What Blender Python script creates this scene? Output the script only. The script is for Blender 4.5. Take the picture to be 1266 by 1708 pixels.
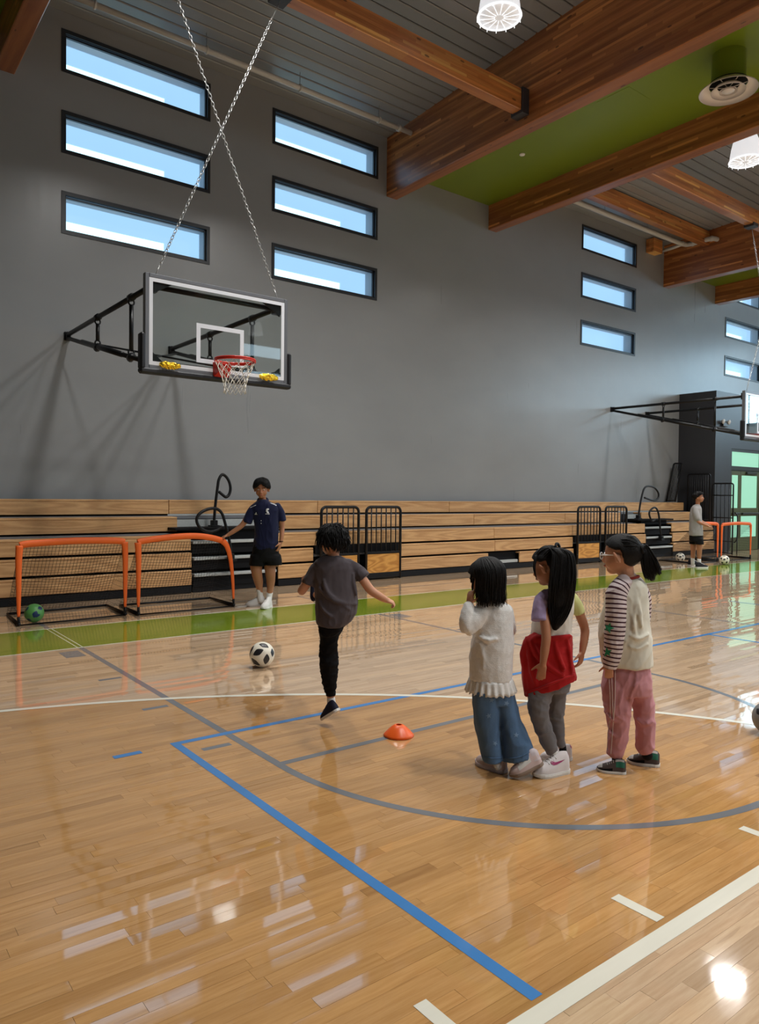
import bpy, bmesh, math, random
from mathutils import Vector, Matrix, noise as mnoise

# ------------------------------------------------------------------ clear
for o in list(bpy.data.objects):
    bpy.data.objects.remove(o, do_unlink=True)
SC = bpy.context.scene
COL = SC.collection
random.seed(7)
PI = math.pi

# ------------------------------------------------------------------ camera
IMW, IMH, FPX = 1266.0, 1708.0, 1224.0
YAW, PITCH, ROLL, EYE = math.radians(37.6486), math.radians(-1.2437), math.radians(0.599), 1.5
_f = Vector((math.sin(YAW) * math.cos(PITCH), math.cos(YAW) * math.cos(PITCH), math.sin(PITCH)))
_r = Vector((math.cos(YAW), -math.sin(YAW), 0))
_u = _r.cross(_f)
CR = math.cos(ROLL) * _r + math.sin(ROLL) * _u
CU = -math.sin(ROLL) * _r + math.cos(ROLL) * _u
CF = _f
cam_d = bpy.data.cameras.new('camera')
cam = bpy.data.objects.new('camera', cam_d)
COL.objects.link(cam)
cam_d.sensor_fit = 'VERTICAL'
cam_d.sensor_height = 36.0
cam_d.sensor_width = 36.0 * IMW / IMH
cam_d.lens = 36.0 * FPX / IMH
cam_d.clip_start = 0.05
cam_d.clip_end = 200
cam.matrix_world = Matrix(((CR.x, CU.x, -CF.x, 0), (CR.y, CU.y, -CF.y, 0), (CR.z, CU.z, -CF.z, EYE), (0, 0, 0, 1)))
SC.camera = cam

# ------------------------------------------------------------------ world, exposure
w = bpy.data.worlds.new('world')
SC.world = w
w.use_nodes = True
w.node_tree.nodes['Background'].inputs[0].default_value = (0.55, 0.72, 1.0, 1)
w.node_tree.nodes['Background'].inputs[1].default_value = 0.6
SC.view_settings.view_transform = 'Standard'
SC.view_settings.look = 'None'
SC.view_settings.exposure = 0.0
SC.view_settings.gamma = 1.0
SC.view_settings.use_curve_mapping = False

LAMP_W = 152.0         # each high-bay lamp
WIN_E = 1.0            # windows' brightness
# lamp grid (x, y) of the pendant high-bay lamps; their lights are made with them
LAMP_Z = 8.13
LAMP_XY = [(x, y) for y in (6.95, 1.2, -4.6, -10.2) for x in (4.1, 7.3, 14.06, 17.3, 24.2, 27.4)]

# ------------------------------------------------------------------ pixel helpers (photo 1266 x 1708)
def pray(x, y):
    return CF + CR * ((x - IMW / 2) / FPX) - CU * ((y - IMH / 2) / FPX)
def PF(x, y, z=0.0):                      # on the horizontal plane z
    d = pray(x, y); t = (z - EYE) / d.z
    return Vector((d.x * t, d.y * t, z))
def PY(x, y, Y):                          # on the vertical plane parallel to the long wall
    d = pray(x, y); t = Y / d.y
    return Vector((d.x * t, Y, EYE + d.z * t))
def PX(x, y, X):
    d = pray(x, y); t = X / d.x
    return Vector((X, d.y * t, EYE + d.z * t))

# ------------------------------------------------------------------ materials
def lin(r, g, b):
    def f(c):
        c /= 255.0
        return c / 12.92 if c <= 0.04045 else ((c + 0.055) / 1.055) ** 2.4
    return (f(r), f(g), f(b), 1.0)

class NT:
    def __init__(s, name):
        s.m = bpy.data.materials.new(name); s.m.use_nodes = True
        s.t = s.m.node_tree
        s.b = s.t.nodes['Principled BSDF']; s.out = s.t.nodes['Material Output']
    def n(s, typ, **kw):
        nd = s.t.nodes.new(typ)
        for k, v in kw.items():
            setattr(nd, k, v)
        return nd
    def put(s, nd, key, v):
        if isinstance(v, bpy.types.NodeSocket): s.t.links.new(v, nd.inputs[key])
        else: nd.inputs[key].default_value = v
    def math(s, op, a, b=0.0, c=0.0, clamp=False):
        nd = s.n('ShaderNodeMath', operation=op); nd.use_clamp = clamp
        s.put(nd, 0, a); s.put(nd, 1, b); s.put(nd, 2, c)
        return nd.outputs[0]
    def mix(s, fac, a, b, blend='MIX'):
        nd = s.n('ShaderNodeMix', data_type='RGBA', blend_type=blend)
        s.put(nd, 0, fac); s.put(nd, 6, a); s.put(nd, 7, b)
        return nd.outputs[2]
    def noise(s, vec, scale, detail=3.0, rough=0.55):
        nd = s.n('ShaderNodeTexNoise')
        if vec is not None: s.put(nd, 'Vector', vec)
        s.put(nd, 'Scale', scale); s.put(nd, 'Detail', detail); s.put(nd, 'Roughness', rough)
        return nd.outputs[0]
    def mapping(s, vec, scale=(1, 1, 1), loc=(0, 0, 0)):
        nd = s.n('ShaderNodeMapping'); s.put(nd, 0, vec); s.put(nd, 1, loc); s.put(nd, 3, scale)
        return nd.outputs[0]
    def obj(s): return s.n('ShaderNodeTexCoord').outputs['Object']
    def pos(s): return s.n('ShaderNodeNewGeometry').outputs['Position']
    def sep(s, v):
        nd = s.n('ShaderNodeSeparateXYZ'); s.put(nd, 0, v); return nd.outputs
    def attr(s, name):
        nd = s.n('ShaderNodeAttribute'); nd.attribute_name = name; return nd.outputs
    def ramp(s, fac, stops):
        nd = s.n('ShaderNodeValToRGB'); s.put(nd, 0, fac)
        e = nd.color_ramp.elements
        while len(e) < len(stops): e.new(0.5)
        for el, (p, c) in zip(e, stops): el.position = p; el.color = c
        return nd.outputs[0]
    def bump(s, h, strength=0.3, dist=0.01):
        nd = s.n('ShaderNodeBump'); s.put(nd, 'Height', h); s.put(nd, 'Strength', strength); s.put(nd, 'Distance', dist)
        s.t.links.new(nd.outputs[0], s.b.inputs['Normal'])
        return nd
    def set(s, **kw):
        for k, v in kw.items():
            s.put(s.b, {'col': 'Base Color', 'rough': 'Roughness', 'metal': 'Metallic', 'spec': 'Specular IOR Level',
                        'coat': 'Coat Weight', 'coatr': 'Coat Roughness', 'emit': 'Emission Color', 'es': 'Emission Strength',
                        'trans': 'Transmission Weight', 'ior': 'IOR', 'alpha': 'Alpha', 'sheen': 'Sheen Weight',
                        'sss': 'Subsurface Weight'}[k], v)
        return s

MC = {}
def pm(name, col, rough=0.5, var=0.10, scale=6.0, bump=0.0, bscale=80.0, metal=0.0, spec=0.5, coat=0.0, sheen=0.0):
    """plain procedural material: colour with a little cloudy variation, optional fine relief"""
    if name in MC: return MC[name]
    t = NT(name); v = t.obj()
    f = t.noise(v, scale, 4.0)
    dark = tuple(c * (1 - var) for c in col[:3]) + (1,); light = tuple(min(1, c * (1 + var)) for c in col[:3]) + (1,)
    t.set(col=t.mix(f, dark, light), rough=rough, metal=metal, spec=spec, coat=coat, sheen=sheen)
    if bump: t.bump(t.noise(v, bscale, 3.0), bump, 0.004)
    MC[name] = t.m
    return t.m

def wood(name, c1, c2, axis='x', grain=34.0, rough=0.4, coat=0.0, knots=False, lam=0.0, stretch=0.06, bandw=0.22):
    """wood with grain running along one axis; lam = height of glued laminations"""
    if name in MC: return MC[name]
    t = NT(name); v = t.obj()
    sc = {'x': (stretch, 1, 1), 'y': (1, stretch, 1), 'z': (1, 1, stretch)}[axis]
    rnd = t.n('ShaderNodeObjectInfo').outputs['Random']
    off = t.n('ShaderNodeCombineXYZ'); t.put(off, 0, t.math('MULTIPLY', rnd, 37.0)); t.put(off, 1, t.math('MULTIPLY', rnd, 11.0))
    add = t.n('ShaderNodeVectorMath', operation='ADD'); t.put(add, 0, t.mapping(v, sc)); t.put(add, 1, off.outputs[0])
    vv = add.outputs[0]
    warp = t.noise(vv, 3.0, 2.0)
    band = t.math('SINE', t.math('ADD', t.math('MULTIPLY', warp, grain), 0.0))
    fine = t.noise(vv, grain * 2.2, 4.0, 0.65)
    f = t.math('ADD', t.math('MULTIPLY', band, bandw), t.math('ADD', t.math('MULTIPLY', fine, 0.75), 0.13), clamp=True)
    col = t.mix(f, c1, c2)
    if lam:
        z = t.sep(v)[2]
        li = t.math('FLOOR', t.math('DIVIDE', z, lam))
        wn = t.n('ShaderNodeTexWhiteNoise', noise_dimensions='2D')
        along = t.sep(v)[{'x': 0, 'y': 1}[axis]]
        seg = t.math('FLOOR', t.math('ADD', t.math('DIVIDE', along, 0.9), t.math('MULTIPLY', li, 0.37)))
        cmb = t.n('ShaderNodeCombineXYZ'); t.put(cmb, 0, li); t.put(cmb, 1, seg)
        t.put(wn, 0, cmb.outputs[0])
        wl = t.n('ShaderNodeTexWhiteNoise', noise_dimensions='1D'); t.put(wl, 'W', li)
        col = t.mix(t.math('MULTIPLY', t.math('POWER', wn.outputs[0], 9.0), 0.75), col, tuple(min(1, c * 1.9) for c in c2[:3]) + (1,))
        col = t.mix(t.math('MULTIPLY', wl.outputs[0], 0.34), col, tuple(c * 0.45 for c in c1[:3]) + (1,))
        fr = t.math('FRACT', t.math('DIVIDE', z, lam))
        edge = t.math('LESS_THAN', fr, 0.05)
        col = t.mix(t.math('MULTIPLY', edge, 0.35), col, tuple(c * 0.35 for c in c1[:3]) + (1,))
    if knots:
        vo = t.n('ShaderNodeTexVoronoi'); t.put(vo, 'Vector', t.mapping(v, {'x': (.35, 1, 1), 'y': (1, .35, 1), 'z': (1, 1, .35)}[axis])); t.put(vo, 'Scale', 5.2)
        k = t.math('LESS_THAN', vo.outputs['Distance'], 0.085)
        col = t.mix(t.math('MULTIPLY', k, 0.75), col, tuple(c * 0.25 for c in c1[:3]) + (1,))
    t.set(col=col, rough=rough, coat=coat)
    t.b.inputs['Coat Roughness'].default_value = 0.25
    t.bump(fine, 0.08, 0.003)
    MC[name] = t.m
    return t.m

def emat(name, col, strength):
    if name in MC: return MC[name]
    t = NT(name)
    f = t.noise(t.obj(), 1.1, 2.0)
    c = t.mix(f, tuple(x * 0.93 for x in col[:3]) + (1,), col)
    t.set(col=(0.02, 0.02, 0.02, 1), rough=0.4, emit=c, es=strength)
    MC[name] = t.m
    return t.m

# ------------------------------------------------------------------ objects
def empty(name, loc=(0, 0, 0), rz=0.0):
    o = bpy.data.objects.new(name, None); COL.objects.link(o)
    o.location = loc; o.rotation_euler = (0, 0, rz); o.empty_display_size = 0.1
    return o
def tag(o, label=None, cat=None, group=None, kind=None):
    if label: o['label'] = label
    if cat: o['category'] = cat
    if group: o['group'] = group
    if kind: o['kind'] = kind
    return o
def thing(name, label, cat, loc=(0, 0, 0), rz=0.0, group=None):
    return tag(empty(name, loc, rz), label, cat, group)
def rootm(o):
    m = Matrix.Identity(4)
    while o is not None:
        m = (Matrix.Translation(o.location) @ o.rotation_euler.to_matrix().to_4x4()) @ m
        o = o.parent
    return m
def copy_tree(o, parent=None):
    c = o.copy(); COL.objects.link(c); c.parent = parent
    for ch in o.children:
        copy_tree(ch, c)
    return c

class MB:
    """collects shapes in world coordinates; build() links them as ONE mesh object"""
    def __init__(s): s.v = []; s.f = []
    def add(s, vs, fs):
        k = len(s.v); s.v += [Vector(p) for p in vs]; s.f += [tuple(i + k for i in q) for q in fs]
        return s
    def box(s, x0, x1, y0, y1, z0, z1):
        return s.add([(x0, y0, z0), (x1, y0, z0), (x1, y1, z0), (x0, y1, z0), (x0, y0, z1), (x1, y0, z1), (x1, y1, z1), (x0, y1, z1)],
                     [(0, 3, 2, 1), (4, 5, 6, 7), (0, 1, 5, 4), (1, 2, 6, 5), (2, 3, 7, 6), (3, 0, 4, 7)])
    def bbox(s, x0, x1, y0, y1, z0, z1, b=0.006):
        """box with chamfered edges"""
        b = min(b, (x1 - x0) / 3, (y1 - y0) / 3, (z1 - z0) / 3)
        bm = bmesh.new(); bmesh.ops.create_cube(bm, size=1.0)
        for vv in bm.verts:
            vv.co = Vector(((x0 + x1) / 2 + vv.co.x * (x1 - x0), (y0 + y1) / 2 + vv.co.y * (y1 - y0), (z0 + z1) / 2 + vv.co.z * (z1 - z0)))
        bmesh.ops.bevel(bm, geom=bm.edges[:], offset=b, segments=1, affect='EDGES', profile=0.5)
        bm.verts.index_update()
        s.add([vv.co.copy() for vv in bm.verts], [[vv.index for vv in f.verts] for f in bm.faces]); bm.free()
        return s
    def obox(s, c, ax, ay, az, hx, hy, hz):
        """box with given centre, unit axes and half sizes"""
        c = Vector(c); ax = Vector(ax); ay = Vector(ay); az = Vector(az)
        p = [c + ax * (hx * i) + ay * (hy * j) + az * (hz * k) for k in (-1, 1) for (i, j) in ((-1, -1), (1, -1), (1, 1), (-1, 1))]
        return s.add(p, [(0, 3, 2, 1), (4, 5, 6, 7), (0, 1, 5, 4), (1, 2, 6, 5), (2, 3, 7, 6), (3, 0, 4, 7)])
    def tube(s, pts, r, n=8, closed=False, flat=1.0, ref=None, cap=True):
        pts = [Vector(p) for p in pts]; N = len(pts)
        rr = r if isinstance(r, (list, tuple)) else [r] * N
        k0 = len(s.v); prev = None
        for i, p in enumerate(pts):
            if closed: t = pts[(i + 1) % N] - pts[i - 1]
            else: t = pts[min(i + 1, N - 1)] - pts[max(i - 1, 0)]
            if t.length < 1e-9: t = Vector((0, 0, 1))
            t.normalize()
            if ref is not None:
                a = Vector(ref) - t * t.dot(Vector(ref))
                if a.length < 1e-5: a = t.orthogonal()
            elif prev is None:
                a = t.orthogonal()
            else:
                a = prev - t * t.dot(prev)
                if a.length < 1e-5: a = t.orthogonal()
            a.normalize(); prev = a; b = t.cross(a)
            for q in range(n):
                an = 2 * PI * q / n
                s.v.append(p + a * (rr[i] * math.cos(an)) + b * (rr[i] * flat * math.sin(an)))
        last = N if closed else N - 1
        for i in range(last):
            j = (i + 1) % N
            for q in range(n):
                q2 = (q + 1) % n
                s.f.append((k0 + i * n + q, k0 + i * n + q2, k0 + j * n + q2, k0 + j * n + q))
        if cap and not closed:
            s.f.append(tuple(k0 + q for q in range(n - 1, -1, -1)))
            s.f.append(tuple(k0 + (N - 1) * n + q for q in range(n)))
        return s
    def lathe(s, c, prof, n=24, axis=(0, 0, 1), cap=True):
        """prof: list of (radius, height along axis)"""
        c = Vector(c); az = Vector(axis).normalized(); ax = az.orthogonal().normalized(); ay = az.cross(ax)
        k0 = len(s.v)
        for (r, h) in prof:
            for q in range(n):
                an = 2 * PI * q / n
                s.v.append(c + az * h + ax * (r * math.cos(an)) + ay * (r * math.sin(an)))
        for i in range(len(prof) - 1):
            for q in range(n):
                q2 = (q + 1) % n
                s.f.append((k0 + i * n + q, k0 + i * n + q2, k0 + (i + 1) * n + q2, k0 + (i + 1) * n + q))
        if cap:
            if prof[0][0] > 1e-6: s.f.append(tuple(k0 + q for q in range(n - 1, -1, -1)))
            if prof[-1][0] > 1e-6: s.f.append(tuple(k0 + (len(prof) - 1) * n + q for q in range(n)))
        return s
    def sphere(s, c, r, nu=16, nv=10):
        rx, ry, rz = r if isinstance(r, (list, tuple)) else (r, r, r)
        k0 = len(s.v); c = Vector(c)
        s.v.append(c + Vector((0, 0, -rz)))
        for i in range(1, nv):
            th = -PI / 2 + PI * i / nv
            for q in range(nu):
                an = 2 * PI * q / nu
                s.v.append(c + Vector((rx * math.cos(th) * math.cos(an), ry * math.cos(th) * math.sin(an), rz * math.sin(th))))
        s.v.append(c + Vector((0, 0, rz))); top = len(s.v) - 1
        for q in range(nu):
            q2 = (q + 1) % nu
            s.f.append((k0, k0 + 1 + q2, k0 + 1 + q))
            for i in range(nv - 2):
                a = k0 + 1 + i * nu
                s.f.append((a + q, a + q2, a + nu + q2, a + nu + q))
            s.f.append((top, top - nu + q, top - nu + q2))
        return s
    def build(s, name, mat, parent=None, smooth=False):
        me = bpy.data.meshes.new(name)
        vs = s.v
        if parent is not None:
            inv = rootm(parent).inverted(); vs = [inv @ p for p in s.v]
        me.from_pydata([tuple(p) for p in vs], [], s.f); me.update()
        o = bpy.data.objects.new(name, me); COL.objects.link(o)
        if mat: me.materials.append(mat)
        if smooth:
            for p in me.polygons: p.use_smooth = True
        if parent is not None: o.parent = parent
        return o

def rrect(cx, cz, hw, hh, r, n=5):
    """rounded rectangle outline points (x, z)"""
    out = []
    for (sx, sz, a0) in ((1, 1, 0), (-1, 1, 90), (-1, -1, 180), (1, -1, 270)):
        for k in range(n + 1):
            a = math.radians(a0 + 90.0 * k / n)
            out.append((cx + sx * (hw - r) + r * math.cos(a), cz + sz * (hh - r) + r * math.sin(a)))
    return out
def spline(pts, per=6, closed=False):
    pts = [Vector(p) for p in pts]; N = len(pts); out = []
    rng = range(N if closed else N - 1)
    for i in rng:
        if closed: p0, p1, p2, p3 = pts[i - 1], pts[i], pts[(i + 1) % N], pts[(i + 2) % N]
        else: p0, p1, p2, p3 = pts[max(i - 1, 0)], pts[i], pts[i + 1], pts[min(i + 2, N - 1)]
        for k in range(per):
            t = k / per
            out.append(0.5 * ((2 * p1) + (p2 - p0) * t + (2 * p0 - 5 * p1 + 4 * p2 - p3) * t * t + (3 * p1 - p0 - 3 * p2 + p3) * t ** 3))
    if not closed: out.append(pts[-1])
    return out

# ------------------------------------------------------------------ shared materials
m_black = pm('black_metal', (0.005, 0.005, 0.006, 1), 0.45, 0.2, 9, spec=0.3)
m_blackmatte = pm('black_matte', (0.004, 0.004, 0.005, 1), 0.8, 0.25, 5, spec=0.2)
m_wall = None
WALL_Y = 11.7
# ================================================================== STRUCTURE
# ---- back wall with window openings
t = NT('wall_paint')
v = t.obj()
f = t.noise(t.mapping(v, (0.5, 0.5, 0.9)), 1.6, 4.0)
c = t.mix(f, lin(133, 135, 137), lin(147, 149, 150))
t.set(col=c, rough=t.math('ADD', t.math('MULTIPLY', t.noise(t.mapping(v, (3.0, 1, 0.25)), 2.0, 3.0), 0.12), 0.24), spec=0.42)
t.bump(t.noise(t.mapping(v, (1.6, 1.0, 0.35)), 1.1, 3.0), 0.25, 0.02)
m_wall = t.m
m_char = pm('charcoal_paint', lin(52, 53, 57), 0.42, 0.06, 2.0)
m_green = pm('green_ceiling_paint', lin(108, 128, 32), 0.32, 0.05, 1.5, spec=0.5)
m_frame = pm('window_frame_dark', lin(34, 36, 40), 0.4, 0.1, 3)
m_reveal = pm('window_reveal_white', lin(188, 192, 196), 0.6, 0.04, 3)

WCOL = [(2.956, 5.333), (6.523, 8.898), (15.383, 17.767), (22.6, 24.97)]
WROW = [(7.779, 8.410), (6.581, 7.211), (5.385, 6.018)]
def wall_with_holes(name, x0, x1, z0, z1, holes_x, holes_z, y0, y1, mat, label):
    xs = sorted({x0, x1, *[a for h in holes_x for a in h]}); zs = sorted({z0, z1, *[a for h in holes_z for a in h]})
    mb = MB()
    def hole(xa, xb, za, zb):
        return any(abs(xa - h[0]) < 1e-6 for h in holes_x) and any(abs(za - h[0]) < 1e-6 for h in holes_z)
    idx = {}
    def vid(x, y, z):
        k = (round(x, 5), round(y, 5), round(z, 5))
        if k not in idx: idx[k] = len(mb.v); mb.v.append(Vector((x, y, z)))
        return idx[k]
    for i in range(len(xs) - 1):
        for j in range(len(zs) - 1):
            xa, xb, za, zb = xs[i], xs[i + 1], zs[j], zs[j + 1]
            if hole(xa, xb, za, zb):
                for q in ([(xa, za), (xb, za)], [(xb, za), (xb, zb)], [(xb, zb), (xa, zb)], [(xa, zb), (xa, za)]):
                    (a, b), (c2, d) = q
                    mb.f.append((vid(a, y0, b), vid(a, y1, b), vid(c2, y1, d), vid(c2, y0, d)))
                continue
            mb.f.append((vid(xa, y0, za), vid(xb, y0, za), vid(xb, y0, zb), vid(xa, y0, zb)))
            mb.f.append((vid(xa, y1, za), vid(xa, y1, zb), vid(xb, y1, zb), vid(xb, y1, za)))
    o = mb.build(name, mat); tag(o, label, 'wall', kind='structure')
    return o
wall_with_holes('wall_back', -8.0, 31.0, 0.0, 10.2, WCOL, WROW, WALL_Y, WALL_Y + 0.42, m_wall,
                'tall grey painted gym wall with rows of slot windows above the bleachers')

m_sky1 = emat('window_daylight', (0.36, 0.64, 0.94, 1), 1.15 * WIN_E)
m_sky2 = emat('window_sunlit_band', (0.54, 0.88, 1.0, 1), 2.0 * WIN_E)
t = NT('window_glass'); t.set(col=(0.9, 0.95, 1, 1), rough=0.02, trans=1.0, ior=1.05); 
t.set(alpha=t.math('ADD', t.math('MULTIPLY', t.noise(t.obj(), 3.0), 0.02), 0.10)); m_wglass = t.m

rownm = ['top', 'middle', 'bottom']; colnm = ['leftmost column', 'second column from the left', 'third column from the left', 'column at the right edge']
def slot_window(n, x0, x1, z0, z1, Y, label, band=True):
    root = tag(empty('window_%d' % n, ((x0 + x1) / 2, Y, z0)), label, 'window', kind='structure')
    fr = 0.055
    mb = MB()
    mb.box(x0, x0 + fr, Y - 0.012, Y + 0.06, z0, z1); mb.box(x1 - fr, x1, Y - 0.012, Y + 0.06, z0, z1)
    mb.box(x0 + fr, x1 - fr, Y - 0.012, Y + 0.06, z0, z0 + fr * .8); mb.box(x0 + fr, x1 - fr, Y - 0.012, Y + 0.06, z1 - fr, z1)
    mb.build('frame', m_frame, root)
    mb = MB(); a = fr; b = fr + 0.022; y0, y1 = Y + 0.035, Y + 0.075
    mb.box(x0 + a, x0 + b, y0, y1, z0 + a, z1 - a); mb.box(x1 - b, x1 - a, y0, y1, z0 + a, z1 - a)
    mb.box(x0 + b, x1 - b, y0, y1, z0 + a, z0 + b); mb.box(x0 + b, x1 - b, y0, y1, z1 - b - .012, z1 - a - .012)
    mb.build('sash', m_frame, root)
    MB().box(x0 + a, x1 - a, Y + 0.05, Y + 0.055, z0 + a * .8, z1 - a).build('pane', m_wglass, root)
    mb = MB(); d = Y + 0.34
    mb.box(x0 + .005, x1 - .005, Y + .075, d, z1 - 0.04, z1 - .005); mb.box(x0 + .005, x1 - .005, Y + .075, d, z0 + .005, z0 + 0.03)
    mb.box(x0 + .005, x0 + 0.04, Y + .075, d, z0 + .03, z1 - .04); mb.box(x1 - 0.04, x1 - .005, Y + .075, d, z0 + .03, z1 - .04)
    mb.build('reveal', m_reveal, root)
    MB().box(x0 + .01, x1 - .01, d, d + .02, z0 + .01, z1 - .01).build('outer_pane', m_sky1, root)
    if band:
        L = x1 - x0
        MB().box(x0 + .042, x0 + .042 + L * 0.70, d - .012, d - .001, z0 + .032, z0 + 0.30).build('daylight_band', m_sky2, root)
    return root
k = 1
for ci, (x0, x1) in enumerate(WCOL):
    for ri, (z0, z1) in enumerate(WROW):
        slot_window(k, x0, x1, z0, z1, WALL_Y, 'dark framed slot window, %s of its three, in the %s' % (rownm[ri], colnm[ci]), band=(ci != 2))
        k += 1

# ---- other walls and floor slab (outside the frame, they close the room)
RX0, RX1, RY0 = -8.0, 31.0, -14.0
t_ = MB().box(RX0, RX1, RY0 - .3, RY0, 0, 10.2).build('wall_front', m_wall); tag(t_, 'grey painted gym wall behind the photographer', 'wall', kind='structure')
t_ = MB().box(RX0 - .3, RX0, RY0 - .3, WALL_Y + .42, 0, 10.2).build('wall_left', m_wall); tag(t_, 'grey painted gym end wall out of frame on the left', 'wall', kind='structure')
t_ = MB().box(RX1, RX1 + .3, RY0 - .3, WALL_Y + .42, 0, 10.2).build('wall_right', m_wall); tag(t_, 'grey painted gym end wall beyond the doors', 'wall', kind='structure')
# tall daylight windows in the end wall
for i, (y0, y1) in enumerate(((-4.2, -0.8), (0.2, 3.6), (4.6, 8.6))):
    r = tag(empty('window_%d' % (k + i), (RX1, (y0 + y1) / 2, 4.6)), 'tall end wall window %s' % ('nearest the bleachers', 'in the middle', 'farthest from the bleachers')[2 - i], 'window', kind='structure')
    MB().box(RX1 - .03, RX1 - .015, y0, y1, 4.7, 8.0).build('pane', emat('end_window_daylight', (0.56, 0.82, 1.0, 1), 8.5 * WIN_E), r)
    mb = MB(); mb.box(RX1 - .06, RX1 - .002, y0 - .08, y0, 4.6, 8.1); mb.box(RX1 - .06, RX1 - .002, y1, y1 + .08, 4.6, 8.1)
    mb.box(RX1 - .06, RX1 - .002, y0, y1, 4.6, 4.7); mb.box(RX1 - .06, RX1 - .002, y0, y1, 8.0, 8.1)
    for q in (1, 2): yy = y0 + (y1 - y0) * q / 3; mb.box(RX1 - .06, RX1 - .01, yy - .03, yy + .03, 4.7, 8.0)
    mb.box(RX1 - .06, RX1 - .01, y0, y1, 6.3, 6.36)
    mb.build('frame', m_frame, r)
k += 3

# ---- ceiling: steel deck in strips, green soffits, glulam beams
DECK0, DSL = 8.66, 0.0526
def deckz(y): return DECK0 + DSL * (WALL_Y - y)
m_deck = pm('deck_panel_grey', lin(132, 134, 136), 0.33, 0.05, 3.0, spec=0.5)
m_deckgap = pm('deck_groove_dark', lin(28, 28, 30), 0.7, 0.1, 4.0)
ceil = MB()
ceil.add([(RX0, RY0, deckz(RY0) + .05), (RX1, RY0, deckz(RY0) + .05), (RX1, WALL_Y, deckz(WALL_Y) + .05), (RX0, WALL_Y, deckz(WALL_Y) + .05),
          (RX0, RY0, deckz(RY0) + .25), (RX1, RY0, deckz(RY0) + .25), (RX1, WALL_Y, deckz(WALL_Y) + .25), (RX0, WALL_Y, deckz(WALL_Y) + .25)],
         [(0, 1, 2, 3), (4, 7, 6, 5), (0, 4, 5, 1), (1, 5, 6, 2), (2, 6, 7, 3), (3, 7, 4, 0)])
ceil = ceil.build('ceiling', m_deckgap); tag(ceil, 'grey ribbed steel deck ceiling between the timber beams', 'ceiling', kind='structure')
BAYS = [(2.32, 9.12), (12.29, 19.10)]
PITCHD = 0.24
for (bx0, bx1) in BAYS:
    y = WALL_Y
    while y > -2.0:
        ya, yb = y - PITCHD + 0.022, y
        za, zb = deckz(ya), deckz(yb)
        mb = MB(); c0 = 0.012
        prof = [(ya, za + .05), (ya, za + c0), (ya + .012, za), (yb - .012, zb), (yb, zb + c0), (yb, zb + .05)]
        vs = [(bx0, p[0], p[1]) for p in prof] + [(bx1, p[0], p[1]) for p in prof]
        fs = [(i, i + 1, i + 7, i + 6) for i in range(5)]
        mb.add(vs, fs); mb.build('deck_panel', m_deck, ceil)
        y -= PITCHD
mb = MB()
for (bx0, bx1) in BAYS + [(RX0, -0.85), (22.2, RX1)]:
    y0 = RY0; y1 = -2.2 if (bx0, bx1) in BAYS else WALL_Y
    mb.add([(bx0, y0, deckz(y0)), (bx1, y0, deckz(y0)), (bx1, y1, deckz(y1)), (bx0, y1, deckz(y1))], [(0, 3, 2, 1)])
mb.build('deck_sheet', m_deck, ceil)

m_glu = wood('glulam_timber', lin(122, 66, 32), lin(204, 130, 74), 'y', 30.0, 0.34, 0.35, knots=True, lam=0.042, stretch=0.05)
m_glux = wood('glulam_purlin', lin(112, 58, 24), lin(200, 126, 62), 'x', 30.0, 0.34, 0.35, knots=True, lam=0.042, stretch=0.05)
BZ, SOF = 7.5, 8.04
def beam_y(x0, x1, ztop0, ztop1, label):
    r = thing('glulam_beam', label, 'beam', ((x0 + x1) / 2, WALL_Y, BZ))
    mb = MB(); b = 0.012
    pr = [(x0 + b, BZ), (x1 - b, BZ), (x1, BZ + b), (x1, None), (x0, None), (x0, BZ + b)]
    vs = []
    for (yy, zt) in ((RY0 + .01, ztop1), (WALL_Y - .002, ztop0)):
        vs += [(p[0], yy, zt if p[1] is None else p[1]) for p in pr]
    fs = [(i, (i + 1) % 6, (i + 1) % 6 + 6, i + 6) for i in range(6)] + [(5, 4, 3, 2, 1, 0), (6, 7, 8, 9, 10, 11)]
    mb.add(vs, fs).build('timber', m_glu, r)
    return r
zt0, zt1 = deckz(WALL_Y) + .04, deckz(RY0) + .04
deep = [(-0.85, 'deep glulam beam out of frame on the left'), (9.12, 'deep brown glulam beam nearest the camera, left of the wide green soffit'), (19.10, 'deep glulam beam farther away above the second basketball hoop')]
shal = [(2.06, 'shallow glulam beam cut off by the top left corner'), (12.03, 'shallow glulam beam at the right side of the wide green soffit'), (21.95, 'shallow glulam beam farthest away at the right edge')]
for (x, lb) in deep: beam_y(x, x + .27, zt0, zt1, lb)
for (x, lb) in shal: beam_y(x, x + .26, SOF + .02, SOF + .02, lb)
for i, (a, b, lb) in enumerate(((-0.58, 2.06, 'green painted soffit at the top left'), (9.39, 12.03, 'wide green painted soffit between two glulam beams'), (19.37, 21.95, 'far green painted soffit at the right edge'))):
    o = MB().box(a, b, RY0 + .01, WALL_Y - .002, SOF, SOF + .12).build('trim_%d' % (i + 1), m_green); tag(o, lb, 'soffit', kind='structure')
    if i == 1:
        ap = PF(1040, 168, SOF); q = MB(); q.box(ap.x - .3, ap.x + .3, ap.y - .3, ap.y + .3, SOF - .004, SOF + .003); q.build('access_panel', m_green, o)
        q = MB(); sp = PF(871, 257, SOF); q.lathe((sp.x, sp.y, SOF - .03), [(0.012, 0), (0.05, 0.008), (0.055, 0.03)], 14); q.build('sensor', pm('sensor_white', lin(225, 225, 225), 0.5), o, True)
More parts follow.
